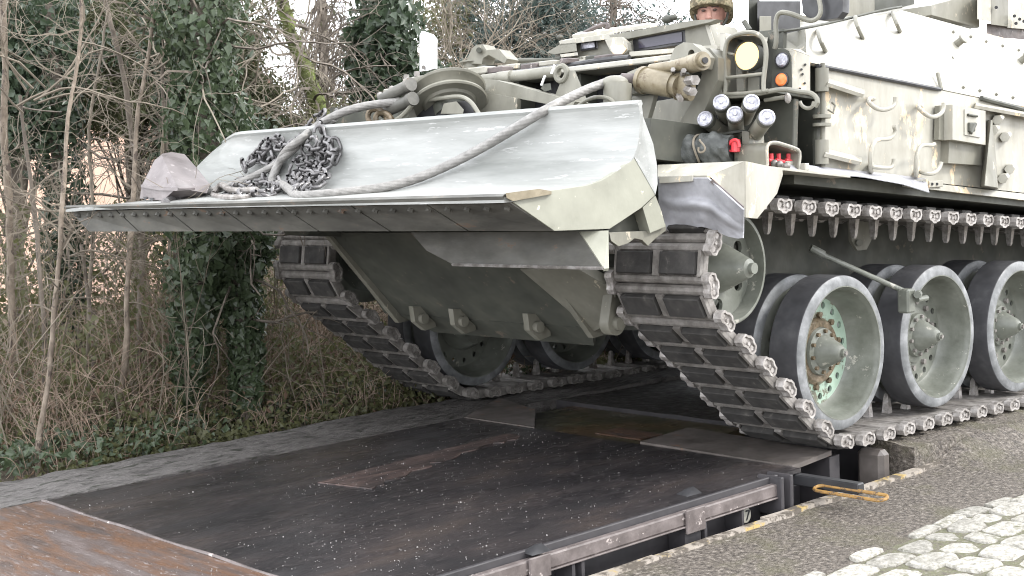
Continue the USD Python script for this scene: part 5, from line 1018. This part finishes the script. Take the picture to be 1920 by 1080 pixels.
# ------------------------------------------------------------------ vegetation
def tubes(P, R, n=3):
    P = np.asarray(P, float); N, k, _ = P.shape; R = np.broadcast_to(R, (N, k))
    t = np.gradient(P, axis=1); t /= np.linalg.norm(t, axis=2, keepdims=True) + 1e-12
    refv = np.where(np.abs(t[..., 2:]) < 0.9, [0, 0, 1.0], [1.0, 0, 0]); a = np.cross(t, refv); a /= np.linalg.norm(a, axis=2, keepdims=True) + 1e-12
    b = np.cross(t, a); ang = np.arange(n) * 2 * np.pi / n
    v = P[:, :, None] + R[:, :, None, None] * (np.cos(ang)[None, None, :, None] * a[:, :, None] + np.sin(ang)[None, None, :, None] * b[:, :, None])
    o, i, j = np.meshgrid(np.arange(N) * k * n, np.arange(k - 1), np.arange(n), indexing='ij')
    q = np.stack([o + i * n + j, o + i * n + (j + 1) % n, o + (i + 1) * n + (j + 1) % n, o + (i + 1) * n + j], -1).reshape(-1, 4)
    return tm(v.reshape(-1, 3), np.vstack([q[:, [0, 1, 2]], q[:, [0, 2, 3]]]))
def curves(S, D, L, rg, k=6, wob=0.25, grav=0.0):
    """N wandering curves from starts S along D with lengths L."""
    N = len(S); P = np.zeros((N, k, 3)); P[:, 0] = S; d = D / (np.linalg.norm(D, axis=1, keepdims=True) + 1e-12)
    for i in range(1, k):
        d = d + rg.normal(0, wob, (N, 3)); d[:, 2] -= grav; d /= np.linalg.norm(d, axis=1, keepdims=True) + 1e-12
        P[:, i] = P[:, i - 1] + d * (L / (k - 1))[:, None]
    return P
def children(P, per, lf, rg, spread=0.9, k=6, wob=0.25, grav=0.0, t0=0.25):
    N, kk, _ = P.shape; idx = np.repeat(np.arange(N), per); u = rg.uniform(t0, 1, len(idx)) * (kk - 1.001); i = u.astype(int); f = (u - i)[:, None]
    S = P[idx, i] * (1 - f) + P[idx, i + 1] * f; T = P[idx, i + 1] - P[idx, i]; T /= np.linalg.norm(T, axis=1, keepdims=True) + 1e-12
    D = T + rg.normal(0, spread, (len(idx), 3)); Lp = np.linalg.norm(np.diff(P, axis=1), axis=2).sum(1)[idx]
    return curves(S, D, Lp * lf * rg.uniform(0.5, 1.2, len(idx)), rg, k, wob, grav)
def taper(P, r0, r1): return np.linspace(r0, r1, P.shape[1])[None, :] * np.ones((len(P), 1))
def leaves(C, size, rg, out=None, hang=0.35, asp=0.8, lobed=True):
    """One small folded leaf at each point of C; out = preferred facing directions."""
    N = len(C); n = rg.normal(0, 1, (N, 3)); n /= np.linalg.norm(n, axis=1, keepdims=True)
    if out is not None: n = n * 0.7 + out
    n /= np.linalg.norm(n, axis=1, keepdims=True) + 1e-9
    ax = rg.normal(0, 1, (N, 3)); ax[:, 2] -= hang * 3; ax -= n * (ax * n).sum(1, keepdims=True); ax /= np.linalg.norm(ax, axis=1, keepdims=True) + 1e-9
    sd_ = np.cross(n, ax); s = (size * np.clip(rg.lognormal(-.05, .32, N), .45, 1.9))[:, None]; fold = n * s * 0.14
    if lobed:
        V = np.stack([C - ax * s * 0.45, C - sd_ * s * 0.5 * asp - ax * s * 0.2 + fold, C - sd_ * s * 0.28 * asp + ax * s * 0.12 + fold * .4, C + ax * s * 0.6, C + sd_ * s * 0.28 * asp + ax * s * 0.12 + fold * .4, C + sd_ * s * 0.5 * asp - ax * s * 0.2 + fold], 1)
        F = np.array([[0, 2, 1], [0, 3, 2], [0, 4, 3], [0, 5, 4]])
    else:
        V = np.stack([C - ax * s * 0.5, C - sd_ * s * 0.3 * asp + fold, C + ax * s * 0.55, C + sd_ * s * 0.3 * asp + fold], 1); F = np.array([[0, 2, 1], [0, 3, 2]])
    m = V.shape[1]
    return tm(V.reshape(-1, 3), (F[None] + (np.arange(N) * m)[:, None, None]).reshape(-1, 3))
def clumped(c, rad, n, rg, clumps=40, cr=0.25, hollow=0.0):
    """Points in an ellipsoid, gathered in clumps."""
    q = rg.normal(0, 1, (clumps, 3)); q /= np.linalg.norm(q, axis=1, keepdims=True); q *= (rg.uniform(hollow, 1, (clumps, 1))) ** (1 / 2.2)
    k = rg.integers(0, clumps, n); w = rg.uniform(0.5, 1.2, clumps)[k][:, None]
    return np.asarray(c) + (q[k] + rg.normal(0, cr, (n, 3)) * w) * rad
def ground_at(x, y): return float(far_z(np.array(x), np.array(y)))
def pathY(pts, ys):
    ys = np.broadcast_to(ys, (len(pts),)); return np.array([at(q[0], q[1], 'y', y) for q, y in zip(pts, ys)])
def plant(name, label, cat, group=None): return xf(name, label=label, category=cat, group=group)
def stem(name, P3, r0, r1, mt, parent, n=10, k=40, wob=0.01, rg=RNG, **kw):
    S = spline(P3, k) if len(P3) > 2 else np.linspace(P3[0], P3[1], k); S = S + rg.normal(0, wob, S.shape) * 0.4 + 0.035 * (np.stack([meshkit.noise(np.stack([S[:, 2] * 2.2, S[:, 0] * 0 + k_, S[:, 0] * 0], -1), 3) for k_ in (1, 5, 9)], -1) - 0.5) * [1, 1, 0]
    return obj(name, tube(S, np.linspace(r0, r1, k) * (1 + 0.08 * rg.normal(0, 1, k)), n), mt, parent, smooth=True, **kw), S
def around(S, rad, n, rg, flat=1.0):
    """Points round a stem; rad is the reach along it. Returns points and outward directions."""
    u = rg.uniform(0, len(S) - 1.001, n); i = u.astype(int); p = S[i]; r = np.interp(u, np.linspace(0, len(S) - 1, len(rad)), rad)
    a = rg.uniform(0, 2 * np.pi, n); lump = 0.55 + 0.9 * meshkit.noise(np.stack([np.cos(a) * 1.3, np.sin(a) * 1.3, u * 0.25], -1), 4)
    rr = r * lump * rg.uniform(0.55, 1.08, n); o = np.stack([np.cos(a), np.sin(a), rg.normal(0, 0.2, n)], -1)
    return p + o * rr[:, None], o

# peach house behind the trees
hs = xf('house', label='peach rendered house wall seen between the bare branches at left', category='house')
hy = 12.0
obj('wall', bx((-3.5, hy, -0.5), (4.15, hy + 6, 2.75)), PEACH, hs, smooth=False)
rf = tm([[-3.8, hy - 0.35, 2.72], [4.45, hy - 0.35, 2.72], [4.45, hy + 3, 5.2], [-3.8, hy + 3, 5.2], [4.45, hy + 6.3, 2.72], [-3.8, hy + 6.3, 2.72]], [[0, 1, 2], [0, 2, 3], [3, 2, 4], [3, 4, 5], [0, 3, 5], [1, 4, 2], [0, 5, 4], [0, 4, 1]])
obj('roof', rf, ROOFT, hs, smooth=False)
obj('gutter', cyl([-3.8, hy - 0.4, 2.68], [4.45, hy - 0.4, 2.68], 0.06, 10), BARK, hs)

rg = np.random.default_rng(101)
# ivy-covered trunk standing behind the blade
t1 = plant('ivy_tree', 'tree trunk thickly clad in ivy standing behind the left end of the blade', 'tree')
s1 = pathY([(470, 808), (466, 720), (455, 640), (440, 560), (420, 470), (402, 370), (392, 250), (380, 120), (372, -20), (366, -160)], [3.55, 3.55, 3.6, 3.65, 3.7, 3.75, 3.8, 3.85, 3.9, 3.9])
_, S = stem('trunk', s1, 0.07, 0.06, BARK, t1)
s1b = pathY([(352, 700), (358, 620), (375, 540), (400, 480), (418, 440)], 3.7); s1b = np.vstack([s1b[0] * [1, 1, 0] + [0, 0, -0.17], s1b])
_, Sb = stem('side_stem', s1b, 0.03, 0.03, BARK, t1)
A1, O1 = around(S, [0.07, 0.1, 0.13, 0.2, 0.3, 0.26, 0.22, 0.24, 0.22, 0.2], 8500, rg)
A2, O2 = around(Sb, [0.05, 0.1, 0.16, 0.2, 0.22], 2000, rg)
A3 = clumped(at(420, 470, 'y', 3.7), [0.32, 0.25, 0.3], 2200, rg, 30, 0.22)
obj('ivy_leaves', leaves(np.vstack([A1, A2, A3]), 0.05, rg, np.vstack([O1, O2, rg.normal(0, .5, A3.shape) + [-.6, -.6, 0.1]])), IVY, t1, smooth=False, kind='stuff')
B = curves(S[rg.integers(8, 38, 26)], rg.normal(0, 1, (26, 3)) * [1, 1, .5] + [0, -.4, 0], rg.uniform(0.4, 1.1, 26), rg, 8, 0.3, 0.03)
obj('branches', cat(tubes(B, taper(B, 0.012, 0.005)), tubes(*(lambda C: (C, taper(C, .005, .002)))(children(B, 4, 0.5, rg)))), BARK, t1, smooth=False, kind='stuff')

def ivycol(name, label, pts, ys, rad, n, mt, sz, r0, group=None, leaf_blobs=()):
    p = plant(name, label, 'tree', group)
    q = pathY(pts, ys); q = np.vstack([[q[0][0] - .02, q[0][1], ground_at(q[0][0], q[0][1]) - 0.1], q]) if q[0][2] > ground_at(q[0][0], q[0][1]) + 0.1 else q
    _, S = stem('trunk', q, r0, r0 * 0.7, BARK, p)
    A, O = around(S, rad, n, rg); AA, OO = [A], [O]
    for (bxp, byp, by, rx, ry, rz, m) in leaf_blobs:
        c_ = clumped(at(bxp, byp, 'y', by), [rx, ry, rz], m, rg, 40, 0.22); AA.append(c_); OO.append(rg.normal(0, .6, c_.shape) + [-.5, -.5, .2])
    obj('crown', leaves(np.vstack(AA), sz, rg, np.vstack(OO)), mt, p, smooth=False, kind='stuff')
    B = curves(S[rg.integers(10, 39, 20)], rg.normal(0, 1, (20, 3)) * [1, 1, .6], rg.uniform(0.5, 1.3, 20), rg, 8, 0.3, 0.02)
    obj('branches', cat(tubes(B, taper(B, 0.014, 0.005)), tubes(*(lambda C: (C, taper(C, .005, .002)))(children(B, 5, 0.5, rg)))), BARK, p, smooth=False, kind='stuff')
    return p
ivycol('ivy_tree', 'thin dark ivy column left of the pale wall gap', [(118, 520), (118, 420), (112, 330), (108, 220), (98, 100), (90, -40)], 5.6, [0.1, 0.14, 0.16, 0.2, 0.26, 0.32], 4200, IVYD, 0.05, 0.05, leaf_blobs=[(60, 90, 5.8, .6, .4, .45, 2600), (20, 240, 5.6, .35, .3, .3, 1200)])
ivycol('ivy_tree', 'ivy tree with large dark leaves behind the white marker plate', [(742, 330), (738, 220), (732, 120), (722, 20), (716, -80)], 6.4, [0.2, 0.3, 0.34, 0.3, 0.3], 4600, IVYD, 0.075, 0.07, leaf_blobs=[(705, 110, 6.5, .26, .4, .55, 2600), (770, 190, 6.3, .32, .3, .4, 1700)])
ivycol('ivy_tree', 'dark ivy clump above the middle of the hedge', [(345, 330), (342, 230), (338, 130), (332, 20), (330, -60)], 4.9, [0.12, 0.2, 0.22, 0.2, 0.22], 2600, IVYD, 0.052, 0.05, leaf_blobs=[(360, 130, 5.0, .34, .3, .3, 2200), (410, 240, 5.0, .4, .3, .22, 1800), (340, 20, 5.0, .4, .3, .3, 1500)])

def slim(label, pts, ys, r0, r1, mt, twigs=16, tl=0.7, tmt=TWIG, grav=0.02):
    p = plant('slim_tree', label, 'tree')
    q = pathY(pts, ys); z = ground_at(q[0][0], q[0][1]); q = np.vstack([[q[0][0], q[0][1], z - .1], q]) if q[0][2] > z + .05 else q
    _, S = stem('trunk', q, r0, r1, mt, p, n=8, wob=0.006)
    B = curves(S[rg.integers(12, 39, twigs := int(twigs * .6))], rg.normal(0, 1, (twigs, 3)) * [1, 1, .5] + [0, 0, .35], rg.uniform(0.4, 1.0, twigs) * tl, rg, 9, 0.22, grav)
    C = children(B, 5, 0.5, rg, 0.7); D = children(C, 2, 0.5, rg, 0.8)
    obj('branches', cat(tubes(B, taper(B, 0.006, 0.0022)), tubes(C, taper(C, 0.0024, 0.0013)), tubes(D, taper(D, 0.0015, 0.001))), tmt, p, smooth=False, kind='stuff')
    return p
slim('pale slim tree trunk with dark knots right of the left frame edge', [(222, 815), (230, 700), (233, 600), (243, 450), (252, 330), (262, 220), (278, 90), (290, -40)], [3.75, 3.75, 3.75, 3.8, 3.9, 4, 4.1, 4.2], 0.022, 0.012, PALEBARK, 26)
slim('brown slim forked trunk nearest the left frame edge', [(74, 876), (84, 740), (92, 640), (104, 540), (112, 430), (124, 300), (140, 160), (150, -40)], [3.3, 3.35, 3.4, 3.45, 3.5, 3.6, 3.7, 3.8], 0.018, 0.01, PALEBARK, 26)
slim('reddish thin trunk cut by the left frame edge', [(18, 600), (16, 400), (10, 200), (6, 60), (2, -60)], 4.6, 0.026, 0.022, PALEBARK, 14)
slim('grey thin trunk leaning in front of the peach wall', [(262, 520), (264, 420), (258, 330), (246, 220), (225, 120), (190, -20)], 4.7, 0.026, 0.016, BARK, 18)
slim('thin twiggy sapling in front of the peach wall', [(165, 560), (172, 430), (170, 300), (178, 170), (200, 20)], 4.5, 0.015, 0.009, TWIG, 22)
slim('thin brown sapling beside the ivy clad trunk', [(318, 600), (316, 460), (306, 330), (318, 200), (345, 60)], 4.3, 0.016, 0.01, TWIG, 22)
# leaning mossy trunk before the bright sky
mt_ = plant('mossy_tree', 'leaning mossy green trunk beside the bright patch of sky', 'tree')
q = pathY([(640, 262), (600, 205), (572, 140), (552, 90), (535, 30), (515, -60)], 6.2); z = ground_at(q[0][0], q[0][1]); q = np.vstack([[q[0][0] + .25, q[0][1], z - .1], [q[0][0] + .18, q[0][1], z + .6], q])
_, S = stem('trunk', q, 0.11, 0.055, MOSSBARK, mt_, n=12, wob=0.02)
B = curves(S[rg.integers(14, 39, 26)], rg.normal(0, 1, (26, 3)) + [.3, 0, .5], rg.uniform(0.6, 1.6, 26), rg, 10, 0.25, 0.01); C = children(B, 6, .5, rg, .7); D = children(C, 3, .5, rg, .7)
obj('branches', cat(tubes(B, taper(B, .016, .006)), tubes(C, taper(C, .006, .0025)), tubes(D, taper(D, .003, .0015))), BARK, mt_, smooth=False, kind='stuff')
M_ = around(S[10:], [0.12, .12, .1], 1500, rg); obj('moss_and_ivy', leaves(M_[0], 0.03, rg, M_[1]), SHRUBL, mt_, smooth=False, kind='stuff')

# bare drooping shrubs in front
def shrub(label, px, py, y, n, L, rg, mt, spread=(1, .6, .6), up=0.9, grav=0.06, gen=(6, 5), rad=0.0078, base_py=None, leafn=0, leafm=None, lsz=0.03):
    p = plant('bare_shrub', label, 'shrub')
    b = at(px, py, 'y', y); z0 = ground_at(b[0], b[1])
    S0 = np.array([[b[0], b[1], z0 - .05], [b[0] + .03, b[1], (z0 + b[2]) / 2], b]); 
    stem('trunk', S0, rad * 2.2, rad * 1.4, BARK, p, n=7, k=14, wob=0.01, rg=rg)
    d = rg.normal(0, 1, (n, 3)) * spread + [0, -.15, up]
    A = curves(np.repeat(b[None], n, 0) + rg.normal(0, .1, (n, 3)), d, L * rg.uniform(0.6, 1.2, n), rg, 12, 0.16, grav)
    B = children(A, gen[0], 0.5, rg, 0.7, 9, .22, grav); C = children(B, gen[1], 0.42, rg, 0.8, 6, .28, grav * .6)
    obj('branches', cat(tubes(A, taper(A, rad, rad * .35), 4), tubes(B, taper(B, rad * .38, rad * .18)), tubes(C, taper(C, rad * .2, rad * .12))), mt, p, smooth=False, kind='stuff')
    if leafn:
        Q = C.reshape(-1, 3)[rg.integers(0, len(C) * 6, leafn)] + rg.normal(0, .03, (leafn, 3)); obj('leaves', leaves(Q, lsz, rg, lobed=False), leafm, p, smooth=False, kind='stuff')
    return p
shrub('bare pale shrub with long drooping twigs over the ivy', 300, 120, 4.3, 14, 1.3, rg, PALETWIG)
shrub('bare grey shrub spreading at the top left corner', 40, 180, 4.2, 9, 1.3, rg, TWIG, grav=0.03)
shrub('tangled brown shrub above the far end of the blade', 440, 200, 4.6, 11, 0.9, rg, PALETWIG, grav=0.09)
shrub('twiggy shrub right of the ivy clad trunk with drooping ends', 560, 330, 5.2, 14, 0.9, rg, TWIG, grav=0.08, leafn=1200, leafm=SHRUBL)
shrub('bare arching shrub in front of the peach wall', 150, 460, 4.4, 6, 0.8, rg, TWIG, grav=0.04)
shrub('brown shrub between the wall and the anchor block', 330, 440, 4.5, 7, 0.7, rg, TWIG, grav=0.04)
shrub('leafless shrub behind the white marker plate', 850, 150, 7.5, 26, 1.5, rg, PALETWIG, grav=0.04)
shrub('leafless shrub behind the crane clamp', 940, 120, 8.5, 26, 1.6, rg, TWIG, grav=0.03)

# evergreen trees closing the view
def evergreen(label, trunk, y, blobs, mt, sz, n, r0=0.09, lobed=False, group=None, hollow=0.0, br=14, cr=.2):
    p = plant('evergreen_tree', label, 'tree', group)
    q = pathY(trunk, y); z = ground_at(q[0][0], q[0][1]); q = np.vstack([[q[0][0], q[0][1], z - .1], q])
    _, S = stem('trunk', q, r0, r0 * .5, BARK, p)
    tot = sum(b[3] for b in blobs); AA = []
    for (bxp, byp, rr, w) in blobs:
        AA.append(clumped(at(bxp, byp, 'y', y), rr, int(n * w / tot), rg, 60, cr, hollow))
    A = np.vstack(AA); A = A[A[:, 2] > ground_at(0, y) - .1]
    obj('crown', leaves(A, sz, rg, None, 0.3, lobed=lobed), mt, p, smooth=False, kind='stuff')
    C = A[rg.integers(0, len(A), br * 6)]; i = rg.integers(8, 39, len(C)); 
    P = np.stack([S[i] * (1 - t) + C * t + [0, 0, 0.15 * math.sin(t * 3.1)] for t in np.linspace(0, 1, 7)], 1) + rg.normal(0, .03, (len(C), 7, 3))
    obj('branches', cat(tubes(P, taper(P, r0 * .16, .004)), tubes(*(lambda Q: (Q, taper(Q, .004, .002)))(children(P, 4, .35, rg)))), BARK, p, smooth=False, kind='stuff')
evergreen('dark evergreen filling the top left corner', [(40, 300), (60, 150), (70, -60)], 6.8, [(20, 60, (1.0, .7, .75), 3), (150, 40, (.8, .7, .6), 2), (120, 180, (.8, .6, .38), 1.4), (20, 200, (.5, .5, .4), 1)], EVER, 0.042, 40000)
evergreen('olive evergreen behind the drooping pale twigs', [(250, 320), (250, 160), (260, -60)], 7.4, [(260, 40, (.9, .6, .7), 3), (330, 170, (.9, .6, .4), 2), (220, 190, (.6, .5, .35), 1)], EVER, 0.042, 38000)
evergreen('broad evergreen behind the ivy clad trunk', [(440, 360), (440, 180), (430, -60)], 7.0, [(420, 60, (.4, .6, .7), 2), (430, 220, (.6, .6, .42), 3), (400, 300, (.7, .5, .35), 2), (540, 290, (.6, .5, .3), 2)], EVER, 0.042, 34000)
evergreen('dark green bush below the bright sky patch', [(620, 330), (620, 260), (615, 210)], 7.2, [(600, 270, (.6, .5, .3), 2), (680, 260, (.7, .5, .4), 2)], SHRUBL, 0.04, 14000, 0.05)
evergreen('bluish green tree behind the low hull front', [(1010, 260), (1010, 120), (1005, -40)], 9.5, [(1000, 40, (1.0, .8, .7), 3), (960, 130, (.9, .7, .4), 1.6), (1060, 120, (.8, .7, .5), 1.5)], HAZYL, 0.06, 22000)
evergreen('thin light tree before the white sky right of centre', [(1150, 240), (1150, 100), (1150, -60)], 11.0, [(1130, 60, (1.2, .9, .55), 1), (1230, 60, (1.1, .9, .6), 1)], HAZYL, 0.07, 900, br=34)
evergreen('grey green tree left of the bluish one', [(880, 280), (880, 140), (880, -40)], 10.5, [(850, 90, (1.2, .8, .8), 2), (900, 160, (1.2, .8, .4), 2), (820, 20, (.9, .8, .5), .8)], SHRUBL, 0.07, 7000, br=30)
evergreen('sparse tree in the bright sky patch', [(600, 300), (605, 160), (600, -60)], 9.5, [(640, 60, (.5, .5, .4), 1), (560, 190, (.4, .5, .2), 1)], EVER, 0.06, 260, br=26)
evergreen('dense dark tree far behind the vehicle', [(1400, 300), (1400, 200), (1400, 60)], 12.0, [(1400, 250, (3.0, 1.0, .9), 1), (1650, 300, (3, 1, .8), 1)], HAZYL, 0.1, 9000)

# undergrowth: one mass each
rg = np.random.default_rng(77)
def field(n, x0, x1, y0, y1): return rg.uniform(x0, x1, n), rg.uniform(y0, y1, n)
N = 6600
X_, Y_ = field(N, -4.6, 4.5, 3.15, 5.6); pat = meshkit.fbm(np.stack([X_ * .8, Y_ * .8, 0 * X_], -1), 3, 9); keep = (pat + rg.uniform(-.12, .12, N) + np.where(X_ > -1.5, .06, -.06) > 0.47); X_, Y_ = X_[keep], Y_[keep]
Z_ = far_z(X_, Y_); tall = np.clip((Y_ - 3.0) * 0.9, 0.32, 1) 
D_ = rg.normal(0, .28, (len(X_), 3)) + [0, -.05, 1]
P = curves(np.stack([X_, Y_, Z_ - .02], -1), D_, rg.uniform(0.45, 1.15, len(X_)) * tall, rg, 8, .16, .05)
C = children(P, 2, .45, rg, .6, 5, .25, .08)
obj('bramble_thicket', cat(tubes(P, taper(P, .0034, .0017)), tubes(C, taper(C, .002, .0011))), DEADSTEM, smooth=False, kind='stuff', label='brown dead bramble stems standing along the far platform strip', category='brambles')
q = P.reshape(-1, 3)[rg.integers(0, P.shape[0] * 8, 9000)] + rg.normal(0, .05, (9000, 3))
obj('dead_leaves', leaves(q, 0.034, rg, lobed=False), DEADL, smooth=False, kind='stuff', label='withered brown leaves caught among the bramble stems', category='leaves')
n = 125000
X_, Y_ = field(n, -4.8, 5.5, 3.12, 6.2); pat = meshkit.fbm(np.stack([X_ * .9 + 7, Y_ * .9, 0 * X_], -1), 3, 19); keep = pat + rg.uniform(-.15, .15, n) > .36; X_, Y_, pat = X_[keep], Y_[keep], pat[keep]
hgt = rg.uniform(0, 1, len(X_)) ** 1.3 * np.clip((Y_ - 3.05) * 0.95, 0.15, 1.1) * np.clip((pat - .25) * 3.4, .35, 1.3)
A = np.stack([X_, Y_, far_z(X_, Y_) + hgt], -1)
obj('undergrowth_leaves', leaves(A, 0.034, rg, rg.normal(0, .5, A.shape) + [-.4, -.5, .5], lobed=True), SHRUBL, smooth=False, kind='stuff', label='green leafy undergrowth covering the bank behind the wagon', category='undergrowth')
n = 9000
X_, Y_ = field(n, -4.8, 6, 3.08, 4.0); pat = meshkit.fbm(np.stack([X_ * 1.4 + 3, Y_ * 1.4, 0 * X_], -1), 3, 29); keep = pat + rg.uniform(-.1, .1, n) > .62; X_, Y_ = X_[keep], Y_[keep]
A = np.stack([X_, Y_, far_z(X_, Y_) + rg.uniform(0.0, .14, len(X_)) + .05], -1)
obj('ground_ivy', leaves(A, 0.045, rg, rg.normal(0, .4, A.shape) + [-.3, -.3, .9]), IVY, smooth=False, kind='stuff', label='low ivy creeping along the edge of the far platform strip', category='ivy')
n = 9000
X_, Y_ = field(n, 1.0, 16, 4.5, 9); A = np.stack([X_, Y_, far_z(X_, Y_) + rg.uniform(0, 1, n) ** 1.5 * .9], -1)
obj('hedge_leaves', leaves(A, 0.09, rg, rg.normal(0, .5, A.shape) + [-.4, -.5, .5]), EVER, smooth=False, kind='stuff', label='leafy hedge bottom seen behind the running gear', category='hedge')
P = curves(np.stack([(t := rg.uniform(-4.6, 3.5, 420)), (u := rg.uniform(3.3, 6.5, 420)), far_z(t, u)], -1), rg.normal(0, .22, (420, 3)) + [0, -.03, 1], rg.uniform(0.8, 2.0, 420), rg, 10, .1, .015)
C = children(P, 4, .35, rg, .7, 6, .2, .02)
obj('saplings', cat(tubes(P, taper(P, .005, .002)), tubes(C, taper(C, .0022, .0012))), TWIG, smooth=False, kind='stuff', label='thin bare saplings and suckers crowding the bank', category='saplings')
